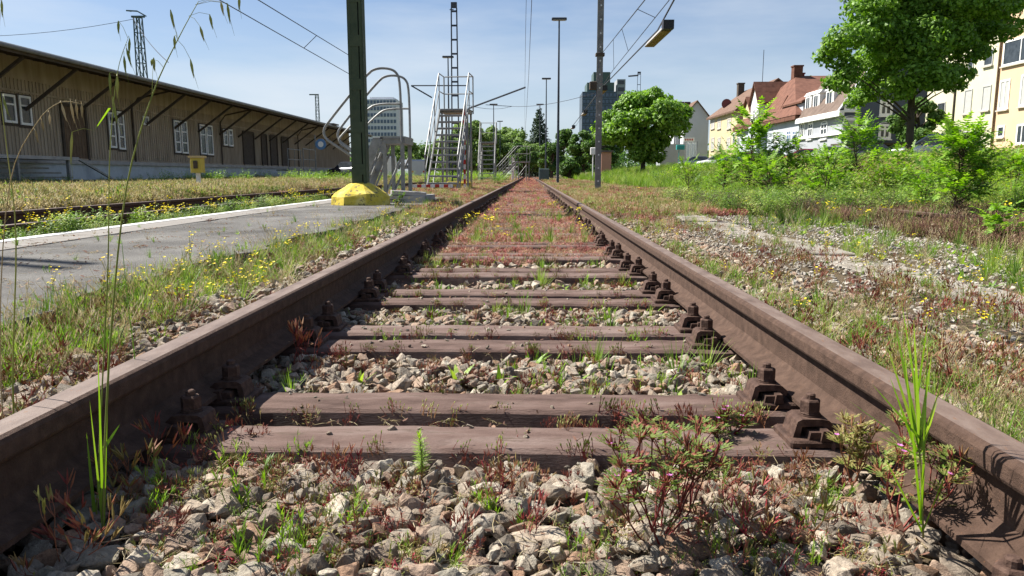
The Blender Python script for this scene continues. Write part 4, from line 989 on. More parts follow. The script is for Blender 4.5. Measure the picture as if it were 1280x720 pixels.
for p0, p1, nm in ((80, 109, 'brown plank double door near the front of the shed'), (304, 317, 'dark open doorway further along'), (327, 333, 'white-edged door'), (338, 346, None), (352, 360, None)):
    d = MB(); ya, yb = wy(p0), wy(p1); d.box(WX+.003, WX+.06, ya, yb, pz+.01, 3.75); dd = d.build('door', DOORB if p0 < 100 else WOODD, wh)
    b = MB(); b.box(WX+.06, WX+.13, ya-.1, ya+.05, pz+.01, 3.85); b.box(WX+.06, WX+.13, yb-.05, yb+.1, pz+.01, 3.85); b.box(WX+.062, WX+.128, ya+.05, yb-.05, 3.75, 3.9); b.build('frame', WOODD, dd)
    if p0 < 100:
        for k in range(8):
            q = MB(); w = (yb-ya)/8; q.box(WX+.061, WX+.075, ya+w*k+.012, ya+w*(k+1)-.012, pz+.05, 3.7); q.build('plank', DOORB, dd)
for px in (167, 276, 372):
    q = MB(); yy = wy(px); q.tube([(WX+.12, yy, pz), (WX+.12, yy, 4.2), (WX+.5, yy, 4.7), (EX-.05, yy, ez-.05)], .05, 6); q.build('downpipe', WOODD, wh)
q = MB(); a = atx(58, 66, WX-4); q.box(WX-4.8, WX-3.2, a.y-5, a.y+2, ez+.9, ez+1.6); q.build('skylight', mat('skylight_zinc', [(.25,.28,.32)], .5), wh)
q = MB(); q.box(EX-.5, EX+.3, 73, 75, ez+.14, ez+.26); q.build('vent', ROOFD, wh)

# railings and steps at the platform
def railing(parent, pts, h, m=STEEL, r=.024, mids=(.5,), name='handrail'):
    for k, (a, b) in enumerate(zip(pts, pts[1:])):
        q = MB(); a, b = Vector(a), Vector(b); u = Vector((0,0,h))
        q.tube([a+u, b+u], r, 6)
        for mm in mids: q.tube([a+u*mm, b+u*mm], r*.8, 6)
        q.build(name, m, parent)
    for p in pts:
        q = MB(); q.tube([Vector(p), Vector(p)+Vector((0,0,h))], r, 6); q.build('post', m, parent)
r1 = thing('wooden_ramp_frame', 'low grey slatted frame and ramp at the left end of the shed platform', 'ramp')
for k in range(5):
    q = MB(); yy = 24.3+k*.05; q.box(-19.9+.0, -19.82, 22.2, 33.0-k*.8, .2+k*.19, .27+k*.19); q.build('slat', STEEL, r1) if k < 4 else None
q = MB(); q.box(-20.2, -18.9, 22, 31.2, 1.14, 1.27); q.build('deck', CONC, r1)
for yy in (24, 27.5, 30.6): q = MB(); q.box(-19.1, -18.98, yy, yy+.1, -.0, 1.14); q.build('post', STEEL, r1)
q = MB(); q.tube([(-19.0, 31.3, 1.2), (-19.0, 34.5, .1)], .06, 4); q.build('brace', STEEL, r1)
r2 = thing('platform_steps', 'small steel steps with a double railing at the shed platform', 'steps')
for px0, px1 in ((361, 377), (380, 395)):
    a, b = atx(px0, 220, -17.5), atx(px1, 220, -17.5); zt = at(px0, 186, a.y).z
    q = MB(); q.tube([(a.x, a.y, .1), (a.x, a.y, zt), (b.x, b.y, zt), (b.x, b.y, .9)], .035, 6); q.tube([(a.x, a.y, (zt+.9)/2), (b.x, b.y, (zt+.9)/2)], .03, 6); m_ = (a+b)/2; q.tube([(m_.x, m_.y, .9), (m_.x, m_.y, zt)], .025, 6); q.build('handrail', STEEL, r2)
a, b = atx(361, 220, -17.5), atx(414, 220, -17.5)
q = MB(); q.box(-18.4, -17.4, a.y, b.y, .80, .9); q.build('deck', STEEL, r2)
for k in range(6): q = MB(); yy = a.y+(b.y-a.y)*k/5; q.box(-17.5, -17.42, yy, yy+.08, .0, .8); q.build('leg', STEEL, r2)
q = MB(); q.box(-17.5, -17.44, a.y, b.y, .4, .47); q.build('crossbar', STEEL, r2)

# yellow box on a post
p = gnd(249, 237, .12)
bx = thing('yellow_post_box', 'yellow box with a wooden lid on a white post in the yard', 'post box', (p.x, p.y, .1))
q = MB(); q.box(-.05, .05, -.05, .05, -.05, .62); q.build('post', WHP, bx)
q = MB(); q.bbox(-.16, .16, -.12, .12, .50, .92, .01); q.build('housing', mat('dull_yellow', [(.42,.33,.05), (.50,.41,.09)], .7, 6), bx)
q = MB(); q.box(-.20, .20, -.16, .16, .922, .98); q.build('lid', mat('pale_board', [(.42,.31,.14), (.50,.40,.22)], .8, 6), bx)
q = MB(); q.bbox(-.06, .06, -.17, -.121, .62, .84, .01); q.build('meter', WOODD, bx)

# green mast with yellow concrete foot
p = at(452, 254, 11.3); mx_, my_ = p.x, 11.3
ms = thing('overhead_line_mast', 'dark green steel mast standing in a yellow concrete foot', 'mast', (mx_, my_, .05))
def taperbox(mb, w0, w1, d0, d1, z0, z1, cx=0, cy=0):
    vs = [(cx+sx*w/2, cy+sy*d/2, z) for z, w, d in ((z0, w0, d0), (z1, w1, d1)) for sx, sy in ((-1,-1), (1,-1), (1,1), (-1,1))]
    mb.add(vs, [(3,2,1,0), (4,5,6,7), (0,1,5,4), (1,2,6,5), (2,3,7,6), (3,0,4,7)])
q = MB()
for sx in (-1, 1):
    q.box(sx*.105-.006, sx*.105+.006, -.10, .10, .2, 9.5); 
    for sy in (-1, 1): q.box(sx*.099-.036*(sx > 0)-(.0 if sx > 0 else 0), sx*.099+.036*(sx < 0), sy*.10-.007, sy*.10+.007, .2, 9.5)
q.build('channel', GREENP, ms)
q = MB(); z = .5
while z < 9.4: q.box(-.10, .10, -.112, -.105, z, z+.16); q.box(-.10, .10, .105, .112, z, z+.16); z += .62
q.build('batten_plates', GREENP, ms)
q = MB(); q.box(-.082, .045, -.104, .104, .2, 9.5); q.build('web', GREENP, ms)
q = MB(); vs = []; k = 8
for z, rx_ in ((-.12, .46), (.06, .455), (.17, .44), (.22, .40), (.36, .18), (.38, .12)):
    for i in range(k): a = PI/8+2*PI*i/k; vs.append((math.cos(a)*rx_*U(.97, 1.03), math.sin(a)*rx_*U(.97, 1.03), z))
q.add(vs, [(j*k+i, j*k+(i+1) % k, (j+1)*k+(i+1) % k, (j+1)*k+i) for j in range(5) for i in range(k)]+[tuple(5*k+i for i in range(k))]); q.build('foot', YELC, ms)
q = MB(); q.box(-.30, .30, -.46, -.40, -.08, .05); q.build('foot_edge', YELC, ms)
# its neighbour, out of the picture at the left, throws the shadow bar across the path
ms2 = thing('overhead_line_mast', 'twin-channel green mast left of the asphalt path whose shadow crosses it', 'mast', (-8.6, 6.2, .1))
q = MB(); q.box(-.11, -.02, -.12, -.05, 0, 7.9); q.build('channel', GREENP, ms2); q = MB(); q.box(-.11, -.02, .06, .14, 0, 7.9); q.build('channel', GREENP, ms2)
q = MB()
for k in range(12): q.box(-.10, -.03, -.05, .06, .3+k*.62, .38+k*.62)
q.build('batten_plates', GREENP, ms2)

# ---- service stairs
def smooth(P, it=2):
    P = [Vector(p) for p in P]
    for _ in range(it):      # corner cutting, ends kept
        Q = [P[0]]
        for a_, b_ in zip(P, P[1:]): Q += [a_.lerp(b_, .25), a_.lerp(b_, .75)]
        P = Q+[P[-1]]
    return P
def tread_mesh(w, d): 
    q = MB(); q.bbox(-w/2, w/2, -d/2, d/2, -.055, 0, .004); return q.mesh('tread', STEEL)
def stairs(name, label, loc, rz, w, n, rise, run, plat, rail_h=1.0, style='straight', legs=True, group=None):
    t = thing(name, label, 'service stairs', loc, rz, group); tm = tread_mesh(w-.06, run*.9)
    H_, L_ = n*rise, n*run
    for i in range(n): link('tread', tm, t, (0, run*(i+.5), rise*(i+1)-.01*(i == n-1)))
    for s in (-1, 1):
        q = MB(); x = s*w/2; c = Vector((x, 0, 0)); v = [(x-.02*1, -.05, 0), (x-.02, .12, 0), (x-.02, L_+.05, H_-.02), (x-.02, L_-.12, H_-.02)]
        v += [(a+.04, b, c_) for a, b, c_ in v]; q.add(v, [(0,1,2,3), (7,6,5,4), (0,4,5,1), (1,5,6,2), (2,6,7,3), (3,7,4,0)]); q.build('stringer', STEEL, t)
    q = MB(); q.box(-w/2, w/2, L_, L_+plat, H_-.12, H_-.04); q.box(-w/2-.02, w/2+.02, L_-.001, L_+plat, H_-.038, H_); q.build('platform', STEEL, t)
    for sx in (-1, 1):
        for yy in (L_+.06, L_+plat-.06):
            q = MB(); q.box(sx*(w/2-.04)-.03, sx*(w/2-.04)+.03, yy-.03, yy+.03, -.05, H_-.121); q.build('leg', STEEL, t)
        q = MB(); q.tube([(sx*(w/2-.04), L_+.06, .1), (sx*(w/2-.04), L_+plat-.06, H_-.3)], .02, 5); q.tube([(sx*(w/2-.04), .3*L_, .0), (sx*(w/2-.04), L_, H_*.75)], .02, 5); q.build('brace', STEEL, t)
    for s in (-1, 1):
        x = s*(w/2+.03); q = MB()
        if style == 'hoop':
            def arc(hh, dy, r_=.15):
                pts = [(x, L_+plat-.06+dy, H_-.1), (x, L_+plat-.06+dy, H_+hh-r_*1.3), (x, L_+plat-.13+dy, H_+hh-.05), (x, L_+plat-.26+dy, H_+hh)]
                pts += [(x, L_-.02, H_+hh), (x, L_-.17, H_+hh-.07)]
                pts += [(x, L_-.89, H_+.20), (x, L_-.95, H_+.08), (x, L_-.92, H_-.03), (x, L_-.82, H_-.11), (x, L_-.40, H_-.38)]
                return pts
            q.tube(smooth(arc(rail_h, 0)), .021, 7); q.build('handrail', STEEL, t)
            q = MB(); a = rail_h*.48; q.tube(smooth([(x, L_+plat-.06, H_+a), (x, L_-.0, H_+a), (x, L_-.18, H_+a-.06), (x, L_-.64, H_+.02), (x, L_-.70, H_-.06), (x, L_-.66, H_-.14), (x, L_-.38, H_-.32)]), .018, 7); q.build('knee_rail', STEEL, t)
        else:
            q.tube([(x, -.02, 0), (x, .02, rail_h*.9), (x, L_, H_+rail_h), (x, L_+plat, H_+rail_h), (x, L_+plat, H_-.1)], .022, 6); q.build('handrail', STEEL, t)
            q = MB(); q.tube([(x, .0, rail_h*.45), (x, L_, H_+rail_h*.5), (x, L_+plat, H_+rail_h*.5)], .018, 6); q.build('knee_rail', STEEL, t)
            for k in range(4):
                q = MB(); yy = L_*k/3; q.tube([(x, yy, H_*k/3-.05), (x, yy, H_*k/3+rail_h*.93)], .018, 6); q.build('post', STEEL, t)
    if style != 'hoop':
        q = MB(); yy = L_+plat; q.tube([(-w/2, yy, H_+rail_h), (w/2, yy, H_+rail_h)], .02, 6); q.tube([(-w/2, yy, H_+rail_h*.5), (w/2, yy, H_+rail_h*.5)], .018, 6); q.build('end_rail', STEEL, t)
    return t
fz = at(490, 172, 13.0).z
s1 = stairs('service_stairs', 'low steel stairs with tall looped handrails just right of the green mast', (-2.95, 13.0, .12), -PI/2, .85, 4, (fz-.12)/4, .13, .42, 1.10, 'hoop')
q = MB(); q.box(-.55, .55, .35, 1.3, -.12, .08); q.build('concrete_pad', CONC, s1)
a = at(551, 236, 22); fz2 = at(560, 136, 24.6).z
s2 = stairs('service_stairs', 'tallest steel stairs, facing the camera with its cage of handrails', (a.x, 22.2, .1), -.07, .92, 12, (fz2-.1)/12, .2, .9, 1.12, group=None)
s3 = stairs('service_stairs', 'middle distant steel stairs with white posts before the trees', (at(609, 222, 45).x, 44, .1), 0, .9, 9, .27, .24, 1.0, 1.2)
s4 = stairs('service_stairs', 'farthest steel stairs beside the rails', (at(622, 222, 60).x, 60, .1), -1.3, .9, 6, .25, .26, 1.0, 1.2)
q = thing('steel_railing', 'row of white railing posts behind the farthest stairs', 'railing', (at(640, 222, 64).x, 64, .1))
railing(q, [(0, k*2.2, 0) for k in range(5)], 1.9, WHP, .04)
# striped post and barrier at the tall stairs
def stripes(name, label, cat, p0, p1, w, n):
    t = thing(name, label, cat, p0); p0, p1 = Vector(p0), Vector(p1)
    for i in range(n):
        q = MB(); a, b = p0.lerp(p1, i/n)-p0, p0.lerp(p1, (i+1)/n)-p0; q.tube([a, b], w, 4); q.build('stripe', REDP if i % 2 else WHP, t)
    return t
a = at(581, 229, 24.0); b = at(581, 138, 24.0); stripes('striped_post', 'red and white striped post right of the tall stairs', 'post', (a.x, 24, .1), (a.x, 24, b.z), .05, 16)
a = at(516, 232, 21.6); b = at(566, 233, 21.6); stripes('striped_barrier', 'low red and white striped beam at the foot of the tall stairs', 'barrier', (a.x, 21.6, .22), (b.x, 21.6, .22), .06, 9)
q = MB(); q.bbox(-.4, .4, -.3, .3, 0, .22, .04); yb = q.build('yellow_block', YELC); a = at(574, 228, 25); yb.location = (a.x, 25, .1); tag(yb, 'small yellow concrete block beside the tall stairs', 'concrete block')
rs_ = thing('concrete_slabs', 'stack of grey concrete slabs below the looped stairs', 'slab stack', (-1.95, 12.2, .08))
for k in range(3):
    q = MB(); q.bbox(-.32+.03*k, .3, -.2, .2, k*.07, k*.07+.065, .01); o = q.build('slab', CONC, rs_); o.rotation_euler = (0, .03*k, .12*k)
ws = None; (lambda *a: None)('service_stairs', 'small grey gangway behind the looped stairs', (-3.6, 24, .1), -PI/2, .8, 4, .25, .25, 1.2, .9)

# ---- lattice and tubular masts
def lattice(name, label, x, y, h, w0, w1, m, arm=None, cat='lattice mast', z0=.0, nb=None):
    t = thing(name, label, cat, (x, y, z0)); nb = nb or int(h/((w0+w1)*.9)); Q = []
    for sx, sy in ((-1,-1), (1,-1), (1,1), (-1,1)):
        q = MB(); q.tube([(sx*w0/2, sy*w0/2, 0), (sx*w1/2, sy*w1/2, h)], max(.03, w0*.07), 4); q.build('leg', m, t)
    q = MB()
    for i in range(nb):
        za, zb = h*i/nb, h*(i+1)/nb; wa, wb = [w0+(w1-w0)*z/h for z in (za, zb)]
        for k in range(4):
            c = ((-1,-1), (1,-1), (1,1), (-1,1)); a, b = c[k], c[(k+1) % 4]
            if i % 2: a, b = b, a
            q.tube([(a[0]*wa/2, a[1]*wa/2, za), (b[0]*wb/2, b[1]*wb/2, zb)], max(.018, w0*.04), 3)
            q.tube([(a[0]*wb/2, a[1]*wb/2, zb), (b[0]*wb/2, b[1]*wb/2, zb)], max(.018, w0*.04), 3)
    q.build('lattice_bracing', m, t, kind='stuff')
    if arm: q = MB(); arm(q, h); q.build('crossarm', m, t)
    return t
a = at(173, 60, 62)
def arm1(q, h): q.box(-.5, .55, -.1, .1, h, h+.14); q.tube([(-.5, 0, h+.5), (-.9, 0, h+.55), (.0, 0, h+.5), (.7, 0, h+.1)], .07, 4)
zt = at(173, 22, 62).z; lattice('lattice_mast', 'tall tapering green lattice mast behind the goods shed roof', at(175, 60, 62).x, 62, zt, .80, .46, DKGREEN, arm1)
zt = at(395, 118, 100).z
def arm2(q, h): q.box(-1.0, .25, -.06, .06, h-.1, h+.05)
lattice('lattice_mast', 'smaller distant lattice mast behind the end of the shed roof', at(396, 118, 100).x, 100, zt, .55, .36, DKGREEN, arm2)
def ladder_mast(label, x, y, h, w, m, z0=0, step=.62, arms=()):
    t = thing('ladder_mast', label, 'mast', (x, y, z0))
    for s in (-1, 1): q = MB(); q.tube([(s*w/2, 0, 0), (s*w*.36, 0, h)], .035, 4); q.build('channel', m, t)
    z = .4
    while z < h: q = MB(); ww = w/2*(1-.28*z/h); q.box(-ww, ww, -.02, .02, z, z+.07); q.build('batten', m, t); z += step
    q = MB(); q.box(-w*.4, w*.4, -.05, .05, h, h+.22); q.build('cap', m, t)
    for a, b, r_ in arms: q = MB(); q.tube([a, b], r_, 5); q.build('arm', m, t)
    return t
p = at(570, 235, 31); h = at(570, 10, 31).z
def rel(px, py, Y=31): v = at(px, py, Y); return Vector((v.x-p.x, v.y-31, v.z))
ladder_mast('tall slim blue-grey mast of ladder form behind the tall stairs', p.x, 31, h, .30, DKBLUE, step=.55,
            arms=[(rel(585, 136), rel(657, 109), .035), (rel(514, 107), rel(583, 107), .025), (rel(514, 107), rel(540, 122), .03), (rel(607, 131), rel(640, 133), .012), (rel(562, 12), rel(567, 12), .02)])
def lamp_post(px, py, Y, hw, label, m=DKBLUE, w=.09, group='street lamps along the tracks'):
    a = at(px, py, Y); t = thing('street_lamp', label, 'lamp post', (a.x, Y, 0)); h = a.z
    q = MB(); q.tube([(0,0,0), (0,0,h*.5), (0,0,h)], [w, w*.75, w*.5], 8); q.build('pole', m, t)
    q = MB(); q.bbox(-hw, hw, -.16, .16, h, h+.13, .03); q.build('lamp_head', m, t)
    q = MB(); q.box(-hw*.85, hw*.85, -.13, .13, h-.03, h-.002); q.build('lens', mat('lamp_lens', [(.45,.44,.40)], .4), t)
lamp_post(699, 25, 46, .45, 'tallest lamp post, right of the rails with a flat T head')
lamp_post(683, 99, 75, .45, 'second tallest lamp post, between the rails and the tallest one')
lamp_post(675, 131, 102, .5, 'smallest lamp post in front of the conifer')
lamp_post(560, 72, 61, .45, 'lamp post rising behind the tall stairs')
lamp_post(617, 131, 95, .5, 'lamp post above the middle distant stairs')
lamp_post(625, 152, 130, .5, 'tiny lamp post right of the middle stairs before the trees')
# catenary pole on the right
p = gnd(747, 238, 0); 
cp = thing('catenary_pole', 'grey steel catenary pole right of the rails with a dark box', 'catenary pole', (p.x, p.y, 0))
q = MB(); q.box(-.10, .10, -.10, -.085, 0, 9.5); q.box(-.10, .10, .085, .10, 0, 9.5); q.box(-.012, .012, -.085, .085, 0, 9.5); q.build('pole', POLEG, cp)
q = MB(); z = .3
while z < 9.4: q.box(-.02, .03, -.105, -.101, z, z+.05); z += .45
q.build('rungs', WHP, cp, kind='stuff')
q = MB(); z1 = at(747, 68, p.y).z; q.bbox(-.15, .15, -.14, .14, z1-.06, z1+.04, .01); q.build('bracket', WOODD, cp)
q = MB(); z1 = at(741, 107, p.y).z; q.bbox(-.34, -.10, -.14, .14, z1-.13, z1+.13, .02); q.build('equipment_box', WOODD, cp)
q = MB(); q.bbox(-.22, .22, -.22, .22, -.1, .05, .03); q.build('foot', CONC, cp)
rr = lambda px, py, Y=p.y: at(px, py, Y)-Vector((p.x, p.y, 0))
# mast behind the round tree with a lamp arm
pp = at(799, 92, 92); ladder_mast('distant ladder mast with a lamp arm above the round tree', pp.x, 92, pp.z, .5, DKBLUE, step=1.2, arms=[((-.1,0,pp.z-.2), (-1.3,0,pp.z-.3), .1)])

# ---- wires
def wire(label, pts, r=.008, sag=.0, n=8, name='overhead_wire', drops=None, m=WIRE, cat='overhead wire'):
    P = [Vector(q) for q in pts]; mb = MB()
    out = []
    for a, b in zip(P, P[1:]):
        for i in range(n): t = i/n; out.append(a.lerp(b, t)-Vector((0,0,4*sag*t*(1-t))))
    out.append(P[-1]); mb.tube([q-P[0] for q in out], r, 4, caps=False); o = mb.build(name, m); o.location = P[0]; tag(o, label, cat); return o, out
wire('contact wire running straight above the main track', [at(655, 200, 150), at(655, 190, 110), at(661, 92, 42), at(667, -60, 20)], .014)
wire('upper carrier wire above the main track', [at(656, 170, 110), at(656, 120, 60), at(657, 40, 31), at(659, -60, 22)], .010)
def pairwire(la, a, b, c, d, lb, drops):
    wire(la, [a, b], .010, 0); wire(lb, [c, d], .010, 0)
    for k, t in enumerate(drops):
        u, v = a.lerp(b, t), c.lerp(d, t); mb = MB(); mb.tube([(0,0,0), v-u], .010, 4); o = mb.build('dropper', WIRE); o.location = u; tag(o, ('dropper wire joining the two left wires', 'dropper nearest the camera on the right wires', 'middle dropper on the right wires', 'farthest dropper on the right wires')[k if 'left' not in la else 0], 'dropper wire')
pairwire('lower of the two wires crossing the sky left of the green mast', at(250, -14, 14), at(441, 95, 24), at(300, -14, 14), at(441, 72, 24), 'upper of the two wires crossing the sky left of the green mast', (.55,))
o, _ = wire('lower right contact wire passing the hanging lamps', [at(860, -32, 16), at(835, 2, 19), at(766, 88, 32), at(718, 160, 80)], .011)
a, b, c, d = at(835, 2, 19), at(766, 88, 32), at(806, 0, 19), at(766, 50, 32)
wire('upper right carrier wire beside the catenary pole', [at(830, -30, 16), c, d, at(748, 72, 40)], .014)
for k, t in enumerate((.15, .60, .97)):
    u, v = c.lerp(d, t), a.lerp(b, t); mb = MB(); mb.tube([(0,0,0), v-u], .010, 4); o = mb.build('dropper', WIRE); o.location = u; tag(o, ('dropper nearest the camera on the right wires', 'middle dropper on the right wires', 'farthest dropper on the right wires')[k], 'dropper wire')
lampcab = [at(850, -14, 24), at(822, 38, 30), at(752, 110, 53), at(730, 139, 72), at(716, 157, 88)]
wire('cable strung with long trough lamps on the right', lampcab, .03, name='lamp_cable', cat='lamp cable')
LMPY = mat('lamp_shade_ochre', [(.14,.095,.03), (.24,.17,.055)], .6, 4); 
for k, (c0, L_) in enumerate(((lampcab[1], 4.0), (lampcab[2], 3.6), (lampcab[3], 3.4), (lampcab[4], 3.0))):
    dr = (lampcab[2]-lampcab[1]).normalized(); c0 = c0-Vector((0,0,.25))
    t = thing('hanging_lamp', ('largest trough lamp hanging from the cable, high in the sky', 'trough lamp crossing the catenary pole', 'small trough lamp left of the catenary pole', 'smallest and farthest trough lamp on the cable')[k], 'hanging lamp', c0)
    M = dr.to_track_quat('Y', 'Z').to_matrix().to_4x4(); 
    q = MB(); vs = [M @ Vector((x, y, z)) for y in (-L_/2, L_/2) for x, z in ((-.20, -.07), (-.08, .12), (.08, .12), (.20, -.07))]
    q.add(vs, [(0,1,5,4), (1,2,6,5), (2,3,7,6), (0,3,2,1), (4,5,6,7)]); q.build('lamp_shade', mat('lamp_housing', [(.32,.30,.27)], .6), t)
    q = MB(); q.box(-.18, .18, -L_/2+.1, L_/2-.1, -.10, -.07, M); q.build('lens', LMPY, t)
    q = MB(); q.box(-.19, .19, -L_/2-.4, -L_/2-.01, -.09, .22, M); q.build('end_fitting', WIRE, t)
wire('thin span wire crossing behind the lamp posts', [at(583, 131, 31), at(640, 133, 40), at(745, 116, 26.1)], .010, .15)
wire('thin guy wire from the shed roof to the green lattice mast', [Vector((-19, 40, 6.4)), at(166, 22, 62)], .02, .3)
wire('faint wires over the goods shed', [at(-40, 46, 60), at(166, 24, 62)], .02, .3)

# ------------------------------------------------------------------ buildings
def wallm(name, c, s=.6): return mat(name, [tuple(x*.90 for x in c), c], .9, s, 6, .002, 30)
TILE = lambda name, c: None
def tilemat(name, c1, c2, pitch=.34):
    m = mat(name, [c1, c2, tuple(x*1.25 for x in c2)], .85, 1.6, 8, rnd=0)
    n, l = m.node_tree.nodes, m.node_tree.links
    t = n.new('ShaderNodeTexCoord'); w = n.new('ShaderNodeTexWave'); w.bands_direction = 'Z'; w.wave_profile = 'SAW'; w.inputs['Scale'].default_value = .314/pitch*1.0; w.inputs['Distortion'].default_value = .15
    l.new(t.outputs['Object'], w.inputs[0]); b = n.new('ShaderNodeBump'); b.inputs['Strength'].default_value = 1; b.inputs['Distance'].default_value = .06
    l.new(w.outputs[0], b.inputs['Height']); l.new(b.outputs[0], n['Principled BSDF'].inputs['Normal']); return m
TILER = tilemat('red_brown_tiles', (.10,.042,.028), (.15,.068,.045)); TILEG = tilemat('grey_brown_tiles', (.09,.062,.048), (.135,.098,.078)); TILEB = tilemat('brown_tiles', (.10,.058,.04), (.145,.088,.062))
SAND = mat('sandstone_trim', [(.40,.36,.31), (.48,.44,.38)], .9, 3)
SHUT = mat('roller_blind', [(.36,.36,.34), (.42,.42,.40)], .7, 3)
CREAM = wallm('cream_render', (.50,.42,.26)); YELW = wallm('yellow_render', (.58,.55,.39)); ORNG = wallm('apricot_render', (.64,.45,.29)); WBLU = wallm('pale_blue_render', (.42,.46,.50))
DBLU = wallm('slate_blue_render', (.075,.09,.125)); GREYW = wallm('grey_render', (.60,.60,.61)); LGREY = wallm('light_grey_render', (.34,.355,.38))
GZ = 1.0
def hexahedron(mb, P, close=True):
    mb.add(P, [(3,2,1,0), (4,5,6,7), (0,1,5,4), (1,2,6,5), (2,3,7,6), (3,0,4,7)])
def gable_block(mb, x0, x1, y0, y1, z0, z1, zr, ridge='y'):
    """prism body with a pitched top, ridge along y or x"""
    if ridge == 'y': xm = (x0+x1)/2; prof = [(x0,z0), (x1,z0), (x1,z1), (xm,zr), (x0,z1)]; mb.prism_y(prof, y0, y1)
    else:
        ym = (y0+y1)/2; prof = [(y0,z0), (y1,z0), (y1,z1), (ym,zr), (y0,z1)]
        n = 5; vs = [(x, y, z) for x in (x0, x1) for y, z in prof]; mb.add(vs, [(i, (i+1) % n, n+(i+1) % n, n+i) for i in range(n)]+[tuple(range(n-1, -1, -1)), tuple(range(n, 2*n))])
def roof_planes(mb, x0, x1, y0, y1, z1, zr, ov=.4, th=.22, ridge='y'):
    s = (zr-z1)/((x1-x0)/2 if ridge == 'y' else (y1-y0)/2)
    if ridge == 'y':
        xm = (x0+x1)/2
        slab(mb, [(x0-ov, y0-ov, z1-ov*s+.02), (x0-ov, y1+ov, z1-ov*s+.02), (xm, y1+ov, zr+.02), (xm, y0-ov, zr+.02)], th)
        slab(mb, [(xm, y0-ov, zr+.02), (xm, y1+ov, zr+.02), (x1+ov, y1+ov, z1-ov*s+.02), (x1+ov, y0-ov, z1-ov*s+.02)], th)
    else:
        ym = (y0+y1)/2
        slab(mb, [(x0-ov, y0-ov, z1-ov*s+.02), (x1+ov, y0-ov, z1-ov*s+.02), (x1+ov, ym, zr+.02), (x0-ov, ym, zr+.02)], th)
        slab(mb, [(x0-ov, ym, zr+.02), (x1+ov, ym, zr+.02), (x1+ov, y1+ov, z1-ov*s+.02), (x0-ov, y1+ov, z1-ov*s+.02)], th)
def chimney(parent, x, y, z, h, w=.7, m=None):
    q = MB(); q.box(x-w/2, x+w/2, y-w/2, y+w/2, z-1, z+h); q.box(x-w/2-.08, x+w/2+.08, y-w/2-.08, y+w/2+.08, z+h+.002, z+h+.16); q.build('chimney', m or TILER, parent)
def winrow(parent, X, px_list, py0, py1, **kw):
    for p0, p1 in px_list:
        a, b = atx(p0, (py0+py1)/2, X), atx(p1, (py0+py1)/2, X); m_ = (p0+p1)/2; zt, zb = atx(m_, py0, X).z, atx(m_, py1, X).z
        window(parent, MX(X-.004, (a.y+b.y)/2, (zt+zb)/2), abs(a.y-b.y), zt-zb, **kw)
FX = 28.0
def Yf(px, X=FX): return atx(px, 170, X).y

# far grey gable house
t = thing('gabled_house', 'plain grey gabled house with a pale roof left of the cream house', 'house')
Yg = 125.; xl, xr = at(855, 150, Yg).x, at(886, 150, Yg).x; ze = at(870, 146, Yg).z; zp = at(869, 127, Yg).z
q = MB(); gable_block(q, xl, xr, Yg, Yg+11, .5, ze, zp); q.build('wall', GREYW, t)
q = MB(); roof_planes(q, xl, xr, Yg, Yg+11, ze, zp, .35, .2); q.build('roof', TILEB, t)
q = MB(); zz = at(850, 142, Yg+2).z; xa = at(843, 142, Yg+4).x; gable_block(q, xa, xl-.02, Yg+3, Yg+14, .5, zz-1.5, zz); roof_planes(q, xa, xl-.6, Yg+3, Yg+14, zz-1.5, zz+.6, .2, .2); q.build('side_wing', wallm('pale_metal', (.55,.56,.58)), t)
for px in (851, 859): a = at(px, 131, Yg+5); chimney(t, a.x, Yg+5, a.z-.6, .9, .8, WOODD)
q = MB(); a, b = at(826, 180, 118), at(858, 200, 118); q.box(a.x, b.x, 118, 122, .5, a.z); sh = q.build('low_shed', LGREY); tag(sh, 'low pale shed in front of the grey gabled house', 'shed')
q = MB(); a, b = at(858, 178, 100), at(870, 198, 100); n_ = 7; vs = []
for i in range(n_+1): 
    x = a.x+(b.x-a.x)*i/n_; vs += [(x, 100+.08*math.sin(i*2), a.z), (x, 100+.12*math.sin(i*2.4), b.z)]
q.add(vs, [(2*i, 2*i+2, 2*i+3, 2*i+1) for i in range(n_)]); bt = thing('hanging_banner', 'white cloth banner hanging on a frame by the grey house', 'banner', (0,0,0)); q.build('cloth', WHITE, bt)
q = MB(); q.tube([(a.x-.1, 100, .5), (a.x-.1, 100, a.z+.1), (b.x+.1, 100, b.z+2.2), (b.x+.1, 100, .5)], .05, 5); q.build('frame', STEEL, bt)
q = MB(); a, b = at(855, 172, 112), at(868, 177, 112); q.box(a.x, b.x, 112, 112.1, b.z, a.z); q.build('sign_board', WHITE, bt); 
q = MB()
for k in range(5): w = (b.x-a.x)/6; x = a.x+w*(k+.6); q.box(x, x+w*.6, 111.98, 111.998, b.z+.15, a.z-.15)
q.build('lettering', REDP, bt)
q = MB(); a, b = at(846, 181, 108), at(856, 187, 108); q.bbox(a.x, b.x, 108, 108.6, b.z, a.z, .05); q.tube([(a.x+.4, 108.3, .6), (a.x+.4, 108.3, b.z)], .05, 5); tag(q.build('teal_sign', mat('teal', [(.03,.25,.24)], .6)), 'small teal sign board before the grey house', 'sign')

